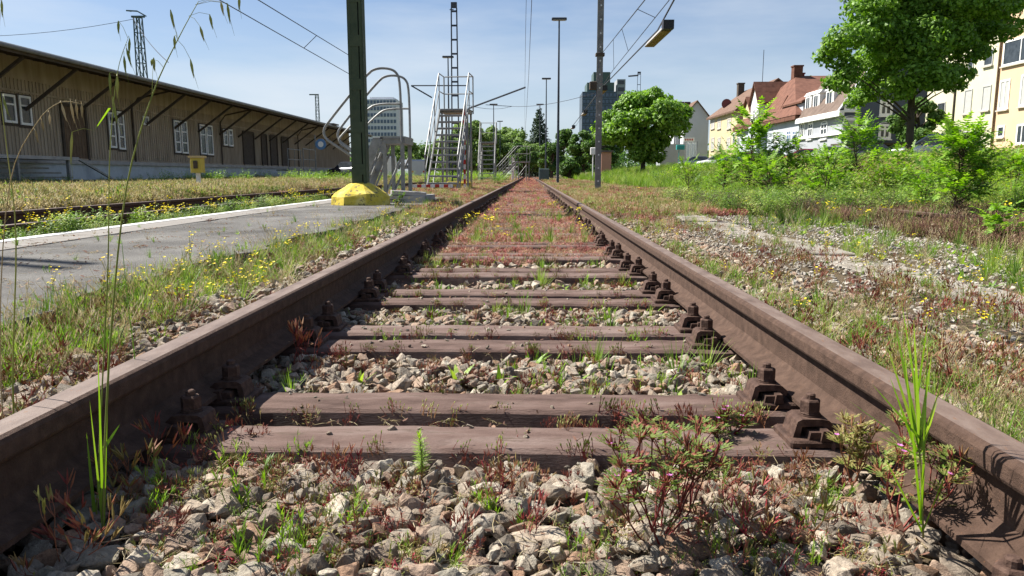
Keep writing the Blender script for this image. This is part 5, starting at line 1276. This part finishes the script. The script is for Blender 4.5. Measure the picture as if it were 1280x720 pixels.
# cream house
yA, yB = Yf(887), Yf(921)
t = thing('terraced_house', 'cream rendered house with a brown roof, farthest of the street row', 'house')
ze = 9.2; zr = 12.9
q = MB(); gable_block(q, FX, FX+10, yB, yA, .3, ze, zr-.3); q.build('wall', CREAM, t)
q = MB(); roof_planes(q, FX, FX+10, yB, yA, ze, zr, .5, .25); q.build('roof', TILEB, t)
q = MB(); q.box(FX-.35, FX-.002, yB, yA, ze-.35, ze-.1); q.build('cornice', SAND, t)
for cols, y0, y1 in ((((889,893.5), (897,901.5), (909,914)), 148, 161), (((889,893), (897,901), (908.5,913)), 172, 188)):
    winrow(t, FX, cols, y0, y1, frame=SAND, ft=.14, sill=SAND, glass=SHUT)
chimney(t, FX+4.2, Yf(923, FX+4.2), zr-1, 2.2, .9, WOODD)
q = MB(); a = atx(908, 130, FX+1.5); q.tube([(0,-.1,0), (0,.0,0)], [.75, .70], 14); q.tube([(0,0,-1.2), (0,0,0)], .05, 5); o = q.build('satellite_dish', mat('dish_red', [(.16,.05,.05)], .5)); o.location = a; tag(o, 'dark red satellite dish on the cream house roof', 'satellite dish')

# red-roofed house: body, hipped steep roof, two wall dormers, white gable
yC = Yf(998)
t = thing('villa', 'pale blue villa with a big red-brown tiled roof and gabled dormers', 'house')
y0, y1 = yC, yB-.1; ze = 6.6; zr = 12.0; ym = (y0+y1)/2
q = MB(); q.box(FX, FX+12, y0, y1, .3, ze); q.build('wall', WBLU, t)
q = MB(); xm = FX+5.5; y0r, y1r = y0+4, y1-5
def hip(mb, x0, x1, y0, y1, z1, xm, ya, yb, zr, kick=.6):
    P = [Vector(p) for p in ((x0-kick, y0-kick, z1), (x1+kick, y0-kick, z1), (x1+kick, y1+kick, z1), (x0-kick, y1+kick, z1), (xm-2.2, ya, zr), (x1-2.5, ya, zr))]
    mb.add(P, [(3,2,1,0), (0,1,5,4), (1,2,5), (2,3,4,5), (3,0,4)])
hip(q, FX, FX+13, y0, y1, ze+.02, xm, ym, ym, zr); q.build('roof', TILER, t)
q = MB(); q.box(FX-.55, FX-.02, y0-.3, y1+.3, ze-.42, ze-.01); q.build('eave_board', TILER, t)
# large dormer facing the street with the green-framed window band
def dormer(parent, X, ya, yb, z0, z1, zr, depth, wallmat, roofmat, gable=True):
    q = MB(); q.box(X, X+depth, ya, yb, z0, z1); 
    if gable: gable_block(q, X+.001, X+depth, ya, yb, z1, z1+.001, zr-.2, 'x')
    q.build('dormer_wall', wallmat, parent); q = MB(); roof_planes(q, X, X+depth+1.5, ya, yb, z1, zr, .3, .2, 'x'); q.build('dormer_roof', roofmat, parent)
ya, yb = Yf(998), Yf(974)
ya, yb = min(ya, yb)+.2, max(ya, yb)
q = MB(); q.box(FX+.4, FX+3, ya, yb, ze, 7.85); q.build('dormer_wall', WBLU, t); q = MB(); slab(q, [(FX+.1, ya-.3, 7.86), (FX+.1, yb+.3, 7.86), (FX+3.6, yb+.3, 9.6), (FX+3.6, ya-.3, 9.6)], .2); q.build('dormer_roof', TILER, t)
winrow(t, FX+.4, ((976.5,982), (984,989), (991,996.5)), 137, 148, frame=WHITE, ft=.12, glass=mat('green_glass', [(.03,.14,.12), (.05,.2,.16)], .2))
ya, yb = Yf(950, FX), Yf(940, FX)
dormer(t, FX-.3, min(ya, yb), max(ya, yb), ze-.5, 9.3, 11.5, 6, wallm('white_render', (.62,.62,.60)), TILER)
winrow(t, FX-.3, ((941.5,944), (945.5,948)), 137, 152, frame=WHITE, ft=.1)
ya, yb = Yf(936, FX), Yf(926, FX); dormer(t, FX+.2, min(ya, yb), max(ya, yb), ze, 8.5, 10.2, 4, CREAM, TILER)
winrow(t, FX+.2, ((915.5,919), (920.5,924)), 144, 157, frame=WHITE, ft=.1)
q = MB(); ya, yb = Yf(972), Yf(952); a_, b_ = min(ya, yb), max(ya, yb)
slab(q, [(FX-.35, a_, ze+.05), (FX-.35, b_, ze+.05), (FX+1.3, b_-1.0, 9.2), (FX+1.3, a_+1.2, 9.2)], .25); q.build('tile_apron', TILER, t)
winrow(t, FX, ((966.5,970), (970.8,974.5)), 163.5, 178, frame=WHITE, ft=.12)
winrow(t, FX, ((983.5,988.5), (990.5,995.5)), 163, 179, frame=WHITE, ft=.12, glass=mat('blue_glass', [(.10,.17,.30)], .2))
winrow(t, FX, ((916,919), (922,925), (928,931), (936,939), (945,948.5)), 166, 184, frame=WHITE, ft=.12)
chimney(t, xm-2.0, ym, zr-.3, 1.3, 1.0); chimney(t, FX+4.5, ym+2, zr-1.2, 1.6, .9, mat('dark_red_brick', [(.13,.03,.03)], .9))
q = MB(); q.tube([(FX+1.5, y1-5, ze+2), (FX+1.5, y1-5, zr+4)], .04, 4); q.build('antenna', WIRE, t)
# bay window of the villa
q = MB(); ya = Yf(952.); vs = []
q.prism_y([(FX-1.1, .3), (FX-.01, .3), (FX-.01, 6.6), (FX-1.1, 6.2)], ya-1.8, ya+1.8); q.build('bay', WBLU, t)

# mansard house with dark blue gable wall
yD = Yf(1053); yC2 = yC-.08
t = thing('mansard_house', 'grey mansard-roofed house with a dark blue gable wall and white window surrounds', 'house')
ze = 6.2
q = MB(); q.box(FX+.1, FX+14, yD+.05, yC2, .3, ze); q.build('wall', LGREY, t)
q = MB(); q.prism_y([(FX+.02, .3), (FX+14.05, .3), (FX+14.05, ze), (FX+11.6, 10.2), (FX+2.5, 10.2), (FX+1.2, 8.3), (FX+.45, 7.0), (FX+.02, ze)], yD, yD+.3); q.build('gable_wall', DBLU, t)
q = MB(); q.prism_y([(FX-.35, ze+.01), (FX+14.4, ze+.01), (FX+11.7, 10.3), (FX+6.9, 12.0), (FX+2.45, 10.3), (FX+1.1, 8.4), (FX+.2, 7.0)], yD+.301, yC2); q.build('roof', TILEG, t)
q = MB()
pr = [(FX-.35, ze), (FX+.2, 7.0), (FX+1.1, 8.4), (FX+2.45, 10.3), (FX+6.9, 12.0)]
for (xa_, za_), (xb_, zb_) in zip(pr, pr[1:]): hexahedron(q, [Vector(v) for v in ((xa_-.12, yD-.12, za_), (xb_-.12, yD-.12, zb_), (xb_-.12, yD+.34, zb_), (xa_-.12, yD+.34, za_), (xa_+.16, yD-.12, za_+.12), (xb_+.16, yD-.12, zb_+.12), (xb_+.16, yD+.34, zb_+.12), (xa_+.16, yD+.34, za_+.12))])
q.build('verge_trim', LGREY, t)
q = MB(); q.box(FX-.45, FX+.0, yD-.1, yC2, ze-.5, ze-.02); q.box(FX-.12, FX+.05, yD-.05, yC2, 4.1, 4.35); q.build('cornice', WHITE, t)
for p0, p1 in ((1001, 1006), (1010.5, 1016), (1026, 1033)):
    a, b = Yf(p0), Yf(p1); a, b = min(a, b), max(a, b); q = MB(); q.box(FX+.35, FX+2, a-.25, b+.25, 6.75, 8.4); q.prism_y([(FX+.25, 8.4), (FX+2.2, 8.4), (FX+2.2, 8.8), (FX+.5, 8.75)], a-.4, b+.4); dm = q.build('dormer', WHITE, t)
    window(dm, MX(FX+.345, (a+b)/2, 7.65), b-a, 1.3, ft=.1, cross=(1, 0), arch=True)
winrow(t, FX+.1, ((1000.5,1005.5), (1010,1016), (1026,1034)), 154, 174, ft=.14, arch=True, sill=WHITE)
def gw(p0, p1, y0_, y1_, **kw):
    a, b = at(p0, y0_, yD), at(p1, y1_, yD); window(t, MY((a.x+b.x)/2, yD-.01, (a.z+b.z)/2), b.x-a.x, a.z-b.z, **kw)
gw(1055.5, 1071, 124, 139, ft=.22, sill=WHITE); gw(1054, 1071, 147, 170, ft=.26, arch=True, glass=SHUT, sill=WHITE, cross=(0, 0)); gw(1098.5, 1113, 155, 174, ft=.22, arch=True, sill=WHITE); gw(1100, 1115, 125, 145, ft=.22, sill=WHITE)
q = MB(); a, b = at(1056, 174, yD-3), at(1130, 190, yD-3); q.box(a.x, b.x, yD-3, yD-.05, a.z-.5, a.z-.3); 
for k in range(6): x = a.x+(b.x-a.x)*k/5; q.box(x-.08, x+.08, yD-3, yD-2.85, GZ, a.z-.5)
o = q.build('pergola', WOODD); tag(o, 'dark wooden pergola against the blue gable wall', 'pergola')

# yellow and apricot building at the right
HX_ = FX; FX = 34.0
yE, yF, yG = Yf(1155, FX), Yf(1240, FX), Yf(1420, FX)
t = thing('apartment_house', 'pale yellow rendered apartment house at the right, behind the maple', 'house')
q = MB(); q.box(FX, FX+11, yF+.02, yE, .3, 12.0); q.build('wall', YELW, t)
q = MB(); gable_block(q, FX-.4, FX+11.4, yF+.02, yE+.3, 12.0, 12.25, 15); q.build('roof', TILEB, t)
for cols, a_, b_ in ((((1171,1181), (1204,1215), (1227.5,1238.5)), 108, 142), (((1170.5,1180), (1202,1211)), 164, 180), (((1170,1179), (1189,1196)), 92, 105)):
    pass
for p0, p1, a_, b_ in ((1172,1182,128,145), (1205.5,1215,112,142), (1228,1238.5,107,138), (1170.5,1180,167,182), (1202,1211,164,180), (1219,1226,159,175), (1181,1190,79,90), (1211,1217.5,71,86), (1231,1242,62,82), (1246.5,1256,157,172)):
    X_ = FX; cont = t
    if p0 > 1244: continue
    winrow(t, FX, ((p0, p1),), a_, b_, ft=.09, frame=SHUT, sill=SAND, glass=SHUT if a_ in (112, 107) else GLASS, cross=(0, 0))
q = MB(); yy = Yf(1190, FX); q.tube([(FX-.08, yy, .5), (FX-.08, yy, 11.8)], .07, 6); q.build('downpipe', WOODD, t)
t = thing('apartment_house', 'apricot rendered apartment house at the far right edge', 'house')
q = MB(); q.box(FX-.001, FX+11, yG, yF, .3, 13.0); q.build('wall', ORNG, t)
q = MB(); gable_block(q, FX-.5, FX+11.5, yG-.3, yF, 13.0, 13.2, 16); q.build('roof', TILEB, t)
q = MB(); yy = yF-.15; q.tube([(FX-.1, yy, .5), (FX-.1, yy, 12.6)], .07, 6); q.build('downpipe', DOORB, t)
for p0, p1, a_, b_, g in ((1249.5,1262,100,137,SHUT), (1276,1296,92,132,SHUT), (1247,1256,157,172,GLASS), (1271,1284,155,180,GLASS), (1255,1300,46,78,GLASS), (1310,1330,88,130,SHUT), (1310,1335,150,185,GLASS)):
    winrow(t, FX, ((p0, p1),), a_, b_, ft=.13, frame=WHITE, sill=SAND, glass=g, cross=(1 if p1-p0 > 11 else 0, 0))

# towers
def tower(name, label, cat, px0, px1, pytop, Y, D, wall, band, nf, cols, zb=0, **kw):
    a, b = at(px0, pytop, Y), at(px1, pytop, Y); t = thing(name, label, cat); q = MB(); q.box(a.x, b.x, Y, Y+D, 0, a.z); q.build('wall', wall, t)
    fh = (a.z-zb)/nf; W_ = b.x-a.x; me = None
    for i in range(nf):
        for j in range(cols):
            z = zb+fh*i; x = a.x+W_*(j+.5)/cols
            if me is None:
                g = MB(); g.box(-W_/cols*.36, W_/cols*.36, -.12, 0, fh*.28, fh*.82); me = g.mesh('window', GLASS if band is None else band)
            link('window', me, t, (x, Y-.001, z))
    return t, a, b, fh
BLUEG = mat('blue_glazing', [(.035,.06,.11), (.06,.10,.17)], .25, .3, 3, spec=.6); DKW = mat('tower_panel', [(.055,.075,.10), (.08,.105,.14)], .7, .4, 3); PALE = mat('tower_white', [(.50,.52,.56), (.56,.58,.62)], .7, .3, 3)
t, a, b, fh = tower('office_tower', 'dark blue glass office tower behind the catenary pole', 'tower', 728, 771, 115, 330, 18, DKW, BLUEG, 13, 9)
q = MB(); c, d = at(742, 100, 332), at(763, 90, 332); q.box(c.x, d.x, 332, 344, a.z, d.z); q.build('roof_block', DKGREEN, t); q = MB(); c, d = at(734, 106, 331), at(768, 103, 331); q.box(c.x, d.x, 331.2, 346, a.z+.01, d.z); q.build('setback_floor', DKGREEN, t)
q = MB(); 
for k in range(14): q.box(a.x-.1, b.x+.1, 329.78, 329.87, fh*k-.12, fh*k+.12)
for k in (5,): q.box(a.x-.15, b.x+.15, 329.70, 329.775, fh*k+.3, fh*k+1.2)
q.build('floor_bands', mat('band_blue', [(.12,.17,.25)], .6), t)
tower('apartment_tower', 'plain grey slab tower joined to the dark office tower', 'tower', 771.5, 782, 99, 338, 14, mat('tower_grey', [(.33,.35,.37)], .8), None, 14, 1)
t, a, b, fh = tower('apartment_tower', 'white high-rise with a grid of windows behind the looped stairs', 'tower', 458, 495, 124, 300, 16, PALE, mat('tower_window', [(.07,.10,.16), (.13,.17,.25)], .3, .5), 12, 9)
q = MB(); q.box(a.x+1, b.x-1.5, 302, 314, a.z, a.z+1.0); q.build('roof_parapet', PALE, t)

# small pinkish kiosk by the catenary pole
q = MB(); a, b = at(752, 190, 95), at(764, 206, 95); q.box(a.x, b.x, 95, 98, .5, a.z); kk = thing('brick_hut', 'small pinkish hut right of the catenary pole', 'hut'); q.build('wall', wallm('pink_render', (.45,.25,.18)), kk); q = MB(); q.box(a.x-.2, b.x+.2, 94.7, 98.3, a.z+.002, a.z+.2); q.build('roof', ROOFD, kk)

# ------------------------------------------------------------------ trees
LEAFM = mat('maple_leaf', [(.085,.17,.018), (.145,.28,.03), (.23,.38,.06)], .5, .8, 4, island=True, rnd=.45, transl=.35, spec=.4)
LEAFD = mat('dark_tree_leaf', [(.04,.095,.016), (.08,.16,.028), (.13,.22,.045)], .55, .5, 4, island=True, rnd=.45, transl=.3)
LEAFY_ = mat('pale_tree_leaf', [(.10,.17,.035), (.15,.24,.05), (.22,.31,.09)], .6, .4, 4, island=True, rnd=.45, transl=.3)
CONI = mat('conifer_leaf', [(.016,.035,.018), (.03,.06,.03), (.05,.085,.04)], .7, .6, 4, island=True, rnd=.45, transl=.1)
BARK = mat('bark', [(.045,.035,.026), (.09,.072,.055)], .95, 8, 8, .02, 14, stretch=(1,1,.3))
def crown_mesh(clumps, n, ls, m, name='crown', up=.45, inner=.2):
    C_ = np.array([c[:3] for c in clumps]); Rr = np.array([c[3:6] for c in clumps])
    w = (Rr[:, 0]*Rr[:, 1]+Rr[:, 0]*Rr[:, 2]); w = w/w.sum(); k = RS.choice(len(clumps), n, p=w)
    d = RS.randn(n, 3); d /= np.linalg.norm(d, axis=1)[:, None]
    rad = np.where(RS.rand(n) < inner, RS.uniform(.3, .85, n), RS.uniform(.82, 1.08, n)+RS.randn(n)*.10)
    P = C_[k]+d*Rr[k]*rad[:, None]
    N = d*.7+RS.randn(n, 3)*.55; N[:, 2] += up; N /= np.linalg.norm(N, axis=1)[:, None]
    A = np.cross(N, RS.randn(n, 3)); A /= np.linalg.norm(A, axis=1)[:, None]; B = np.cross(N, A)
    s = ls*RS.uniform(.6, 1.25, n)[:, None]
    # a folded leaf spray: two quads about a mid rib
    v = np.stack([P-A*s, P-A*s*.15+B*s*.62, P+A*s, P-A*s*.15-B*s*.62+N*s*.1, P+A*s*.35+N*s*.22], 1)
    V = v.reshape(-1, 3); b = np.arange(n)[:, None]*5
    F = np.concatenate([b+np.array([[0, 1, 4]]), b+np.array([[1, 2, 4]]), b+np.array([[2, 3, 4]]), b+np.array([[3, 0, 4]])], 0)
    return npmesh(name, V, F, m)
def tree(label, x, y, h, cr, base, seed, m=LEAFM, nc=26, n=9000, ls=.22, trunk_r=.25, name='tree', kind='tree', flat=.75, low=.2, group=None, lobes=None, sub=3):
    random.seed(seed); z0 = g1(x, y); t = thing(name, label, kind, (x, y, z0), 0, group)
    cz = (base+h)/2; rz_ = (h-base)/2; cl = []; tb = MB(); tips = []
    def addc(c, r):
        for k in range(sub):   # every bough ends in a few smaller tufts
            o = Vector((random.gauss(0,1), random.gauss(0,1), random.gauss(0,.6))).normalized()*r*.75*(k > 0)
            f = 1 if k == 0 else U(.45, .7); cl.append((c[0]+o.x, c[1]+o.y, c[2]+o.z, r*f, r*f, r*f*flat))
        tips.append((c, r))
    if lobes:
        for c, r in lobes: addc(c, r)
    else:
        for i in range(nc):
            a = i*2.4+U(-.4,.4); zz = U(-.92, .95); rr_ = cr*math.sqrt(max(.03, 1-abs(zz)**2.2))*U(.45, 1.0); r = cr*U(.15, .36)
            addc((math.cos(a)*rr_, math.sin(a)*rr_, cz+zz*(rz_-r*.6)), r)
    pts = [(0,0,-.3), (U(-.1,.1), U(-.1,.1), base*.6), (U(-.2,.2), U(-.2,.2), cz), (U(-.2,.2), 0, h*.85)]
    tb.tube(pts, [trunk_r*1.2, trunk_r, trunk_r*.6, trunk_r*.15], 9); tb.build('trunk', BARK, t)
    lm = MB()
    for c, r in tips[::1 if len(tips) < 40 else 2]:
        zs = max(base*.7, c[2]-max(.6, math.hypot(c[0], c[1])*.7)); lm.tube([(0,0,zs), (c[0]*.5, c[1]*.5, (zs+c[2])/2+.1), c], [trunk_r*.35, trunk_r*.2, trunk_r*.06], 5, caps=False)
    lm.build('limbs', BARK, t, kind='stuff')
    link('crown', crown_mesh(cl, n, ls, m), t); return t
# the big maple: lobes read off its outline
X0, Yt = at(1135, 200, 36).x, 36.
random.seed(12); lob = []
for px, py, r in ((1150,20,2.0), (1085,20,1.4), (1060,55,1.3), (1042,82,.95), (1052,112,1.0), (1078,128,1.0), (1090,95,1.5), (1120,70,1.9), (1100,45,1.6), (1165,60,1.8), (1150,100,1.5), (1180,95,1.3), (1192,116,.7), (1120,120,1.2), (1200,60,1.6), (1225,35,1.5), (1245,50,1.1), (1245,15,1.3), (1200,15,1.8), (1140,-20,2.2), (1190,-30,2.2), (1230,-20,1.6), (1105,-10,1.8), (1075,0,1.2), (1170,-60,2.2), (1125,-60,1.8), (1065,92,1.0), (1215,75,1.0), (1262,42,.8), (1270,8,1.0), (1198,102,.9)):
    dy_ = U(-1, 1)*2.6; dy_ *= .8; r *= .70; w = at(px, py-9, Yt+dy_); lob.append(((w.x-X0, dy_, w.z-g1(X0, Yt)), r))
    if r > 1.1: w = at(px+U(-15, 15), py+U(-10, 10)-9, Yt-dy_); lob.append(((w.x-X0, -dy_, w.z-g1(X0, Yt)), r*.9))
tree('large broad maple with a dark trunk at the upper right', X0, Yt, 11.0, 5, 2.8, 3, LEAFM, n=60000, ls=.115, trunk_r=.17, lobes=lob, sub=4, flat=.62)
xx = at(808, 200, 70).x
tree('big round bright green tree right of the dark tower', xx-.3, 70, at(805, 110, 70).z-g1(xx, 70), 3.75, .9, 5, LEAFM, nc=34, n=24000, ls=.20, trunk_r=.22, sub=4)
def tpx(label, px, pyt, Y, wpx, seed, m, n=7000, base=.8, ls=None, **kw):
    a = at(px, pyt, Y); cr = wpx/924*Y/2; return tree(label, a.x, Y, a.z-g1(a.x, Y), cr, base, seed, m, n=n, ls=ls or max(.2, cr*.07), trunk_r=.2, **kw)
tpx('pale green tree behind the tall stairs', 590, 150, 130, 60, 31, LEAFY_, base=1); tpx('pale tree right of the tall stairs', 565, 172, 120, 60, 32, LEAFY_)
tpx('pale green tree in the gap beside the middle stairs', 640, 162, 150, 46, 33, LEAFY_); tpx('darker tree under the small conifer', 655, 178, 125, 34, 34, LEAFD); tpx('tree left of the middle stairs', 612, 166, 160, 52, 35, LEAFY_)
tpx('pale tree just left of the tall slim ladder mast', 552, 178, 135, 60, 51, LEAFY_); tpx('tall pale tree between the tall stairs and the middle stairs', 596, 152, 145, 66, 52, LEAFY_, n=11000); tpx('broad pale tree left of the small conifer', 628, 158, 155, 64, 53, LEAFY_, n=11000); tpx('light tree under the tall conifer', 662, 176, 140, 44, 54, LEAFY_)
tpx('low green tree behind the looped stairs', 500, 176, 110, 52, 36, LEAFY_); tpx('dark bush tree below the white high-rise', 525, 180, 130, 50, 37, LEAFD); tpx('round tree at the left of the dark row', 705, 163, 110, 42, 38, LEAFD, n=9000)
tpx('dense dark tree in front of the dark tower', 730, 163, 105, 46, 39, LEAFD, n=9000); tpx('dense green tree behind the catenary pole', 755, 166, 112, 42, 40, LEAFD, n=8000); tpx('low dark tree left of the tallest lamp post', 690, 178, 90, 30, 41, LEAFD)
tpx('small round bush beside the dark tree row', 712, 197, 80, 26, 42, LEAFD, n=3500, base=.1); tpx('tree top showing above the villa roof at left', 985, 96, 130, 34, 43, LEAFM, base=4); tpx('tree top showing above the villa roof at right', 1008, 88, 128, 30, 44, LEAFM, base=4)
tpx('dark tree behind the maple trunk', 1150, 120, 62, 55, 45, LEAFD, n=9000); tpx('green tree by the shed end', 478, 185, 95, 30, 46, LEAFY_, n=4000)
tpx('tree behind the grey gabled house', 835, 170, 150, 50, 47, LEAFD)
def conifer(label, px, pyt, Y, wpx, seed, n=7000):
    random.seed(seed); a = at(px, pyt, Y); h = a.z; t = thing('conifer', label, 'conifer', (a.x, Y, 0)); R0 = wpx/924*Y/2
    q = MB(); q.tube([(0,0,0), (0,0,h*.95)], [.3, .05], 6); q.build('trunk', BARK, t); cl = []
    for i in range(60):
        f = (i+.5)/60; aa = i*2.4; rr_ = R0*(1-f)**.6*.55*(1 if f > .08 else .8); r = R0*(.62*(1-f)+.16); cl.append((math.cos(aa)*rr_, math.sin(aa)*rr_, h*f, r, r, r*1.1))
    link('crown', crown_mesh(cl, n, max(.2, R0*.09), CONI, up=.1), t)
conifer('tall dark pointed conifer at the end of the track', 674, 136, 170, 34, 1); conifer('small dark conifer left of the tall one', 653, 159, 190, 12, 2, 3000)
# far wood closing the horizon
far = []
for i in range(150):
    x = -190+i*2.9+U(-2, 2); y = 230+U(-15, 40); r = U(3.5, 6)
    if abs(x-(at(661, 218, y).x)) < 3: y += 60
    far.append((x, y, U(1.5, 5), r, r, r*U(.7, 1.1)))
link('distant_wood', crown_mesh(far, 60000, .55, LEAFD, 'distant_wood'), kind='stuff', label='distant wood along the horizon', category='wood')

# ------------------------------------------------------------------ cars
def car(label, x, y, rz, paint, L=4.2, W_=1.75, H_=1.45, van=False, z=None, name='parked_car', cat='car'):
    t = thing(name, label, cat, (x, y, g1(x, y) if z is None else z), rz)
    # side profile from the nose (+x) to the tail, body lower and cabin
    if van: lo = [(L/2, .35), (L/2, .85), (L/2-.15, 1.0), (L/2-.75, 1.15), (L/2-1.35, H_-.12), (L/2-1.7, H_), (-L/2+.1, H_), (-L/2, H_-.15), (-L/2, .35)]
    else: lo = [(L/2, .32), (L/2, .62), (L/2-.15, .76), (L/2-1.0, .92), (-L/2+.35, .98), (-L/2+.02, .90), (-L/2, .35)]
    def extr(prof, w, inset=0., ztop=None):
        mb = MB(); n = len(prof); vs = []
        for s, k in ((-1, 0), (-1, 1), (1, 1), (1, 0)):
            for (px_, pz_) in prof:
                ins = inset*(max(0, pz_-.75)) ; vs.append((px_*(.985 if k == 0 else 1), s*(w/2-ins-(0.04 if k == 0 else 0)*1)+(0 if k == 0 else -s*.10), pz_))
        o = [0, n, 2*n, 3*n]
        for a_, b_ in ((0, 1), (1, 2), (2, 3)):
            for i in range(n): j = (i+1) % n; mb.f.append((o[a_]+i, o[a_]+j, o[b_]+j, o[b_]+i)); mb.mi.append(0)
        mb.f.append(tuple(range(n-1, -1, -1))); mb.mi.append(0); mb.f.append(tuple(o[3]+i for i in range(n))); mb.mi.append(0); mb.v = vs; return mb
    extr(lo, W_, .12 if van else 0).build('body', paint, t, True if not van else False)
    if not van:
        cab = [(L/2-1.0, .90), (L/2-1.75, H_-.05), (L/2-2.1, H_), (-L/2+.95, H_-.02), (-L/2+.30, .96)]
        extr(cab, W_-.08, .30).build('cabin', paint, t)
        gl_ = [(L/2-1.15, .95), (L/2-1.80, H_-.10), (L/2-2.1, H_-.07), (-L/2+1.0, H_-.09), (-L/2+.48, .98)]
        q = extr(gl_, W_-.05, .30); q.build('side_window', GLASS, t)
        for sgn, A_, B_ in ((1, (L/2-1.02, .93), (L/2-1.73, H_-.07)), (-1, (-L/2+.32, 1.0), (-L/2+.92, H_-.07))):
            q = MB(); w0, w1 = W_/2-.18, W_/2-.30; o_ = .02*sgn
            q.add([(A_[0]+o_, -w0, A_[1]+.02), (A_[0]+o_, w0, A_[1]+.02), (B_[0]+o_, w1, B_[1]+.02), (B_[0]+o_, -w1, B_[1]+.02)], [(0,1,2,3)]); q.build('windscreen' if sgn > 0 else 'rear_window', GLASS, t)
    else:
        q = MB(); q.add([(L/2-.77, -W_/2+.15, 1.2), (L/2-.77, W_/2-.15, 1.2), (L/2-1.32, W_/2-.25, H_-.14), (L/2-1.32, -W_/2+.25, H_-.14)], [(0,1,2,3)]); q.build('windscreen', GLASS, t)
        for s in (-1, 1):
            q = MB(); q.box(L/2-2.1, L/2-1.25, s*(W_/2-.02)-.012, s*(W_/2-.02)+.012, 1.15, H_-.35); q.build('side_window', GLASS, t); q = MB(); q.box(-L/2+.6, L/2-2.3, s*(W_/2-.02)-.012, s*(W_/2-.02)+.012, 1.2, H_-.4); q.build('side_window', GLASS, t)
    for sx in (-1, 1):
        for sy in (-1, 1):
            q = MB(); c = Vector((sx*(L/2-.78), sy*(W_/2-.12), .31)); q.tube([c-Vector((0,.11,0)), c+Vector((0,.11,0))], .31, 18); w_ = q.build('wheel', mat('tyre', [(.015,.015,.015), (.03,.03,.03)], .9), t)
            q = MB(); q.tube([c+Vector((0, sy*.112, 0)), c+Vector((0, sy*.122, 0))], .2, 14); q.build('rim', STEEL, w_)
    for sy in (-1, 1):
        q = MB(); q.bbox(L/2-.10, L/2+.012, sy*.62-.17, sy*.62+.17, .56, .72, .02); q.build('headlight', WHP, t)
        q = MB(); q.bbox(-L/2-.012, -L/2+.1, sy*.66-.14, sy*.66+.14, .66, .86, .02); q.build('tail_light', REDP, t)
    return t
def paint(n, c): return mat(n, [c, tuple(v*.9 for v in c)], .25, 2, 2, spec=.6, metal=.1)
P_BL, P_RED, P_WH, P_DK, P_LB = paint('paint_slate_blue', (.06,.085,.12)), paint('paint_raspberry', (.42,.03,.09)), paint('paint_white', (.72,.73,.74)), paint('paint_dark', (.05,.055,.07)), paint('paint_mid_blue', (.10,.16,.28))
a = at(1158, 200, 38); car('slate blue parked car in front of the maple trunk', a.x+.4, 38, 2.6, P_BL, z=at(1150, 171.5, 38).z-1.35, H_=1.5)
a = at(1003, 200, 62); car('raspberry red parked car before the villa', a.x, 62, 2.9, P_RED, z=at(1000, 187, 62).z-1.4)
for px, Y, pt, lb in ((925, 74, P_LB, 'mid blue parked car left of the slim sapling'), (955, 70, P_DK, 'dark parked car in front of the villa wall'), (1080, 55, P_DK, 'dark parked car below the pergola'), (1035, 58, P_WH, 'white parked car behind the small bright sapling'), (895, 84, P_WH, 'white parked car in front of the cream house'), (870, 92, P_BL, 'slate blue parked car by the banner')):
    a = at(px, 200, Y); car(lb, a.x, Y, 2.9, pt, z=max(g1(a.x, Y), at(px, 196, Y).z-1.4))
a = at(437, 218, 62); car('dark parked car at the end of the loading platform', a.x, 62, 2.4, P_DK, L=4.3)
a = at(466, 218, 70); car('white delivery van left of the green mast stairs', a.x, 74, 2.05, P_WH, L=5.0, W_=2., H_=2.2, van=True, name='delivery_van', cat='van')
a = at(504, 218, 76); car('pale silver van right of the looped stairs', a.x, 80, 2.1, paint('paint_silver', (.36,.41,.48)), L=5., W_=2., H_=2.0, van=True, name='delivery_van', cat='van')
# street signs, small cabinet and street furniture near the horizon
q = MB(); a = at(743, 185, 60); q.bbox(-.22, .22, -.1, .1, 2.4, 2.95, .04); q.tube([(0,0,0), (0,0,2.4)], .045, 6); o = q.build('white_signal_box', WHITE); o.location = (a.x-.1, 60, at(743, 190, 60).z-2.6); tag(o, 'small white box on a post beside the catenary pole', 'signal box')
q = MB(); a = at(681, 221, 66); q.bbox(-.45, .45, -.3, .3, 0, 1.0, .04); o = q.build('relay_cabinet', DKGREEN); o.location = (at(680, 221, 66).x, 66, .05); tag(o, 'low dark green cabinet beside the far rails', 'cabinet')
bs = thing('station_sign', 'round blue sign on a grey post by the dark end of the shed', 'sign', (at(394, 182, 58).x, 58, .1))
q = MB(); h = at(390, 170, 58).z; q.tube([(0,0,0), (0,0,h)], .05, 6); q.build('post', STEEL, bs)
q = MB(); h = at(395, 182, 58).z; q.tube([(.45,-.06,h), (.45,.0,h)], .42, 16); o = q.build('sign_plate', mat('sign_blue', [(.12,.25,.45)], .5), bs); q = MB(); q.tube([(.45,-.072,h), (.45,-.061,h)], .22, 16); q.build('sign_face', WHITE, bs)
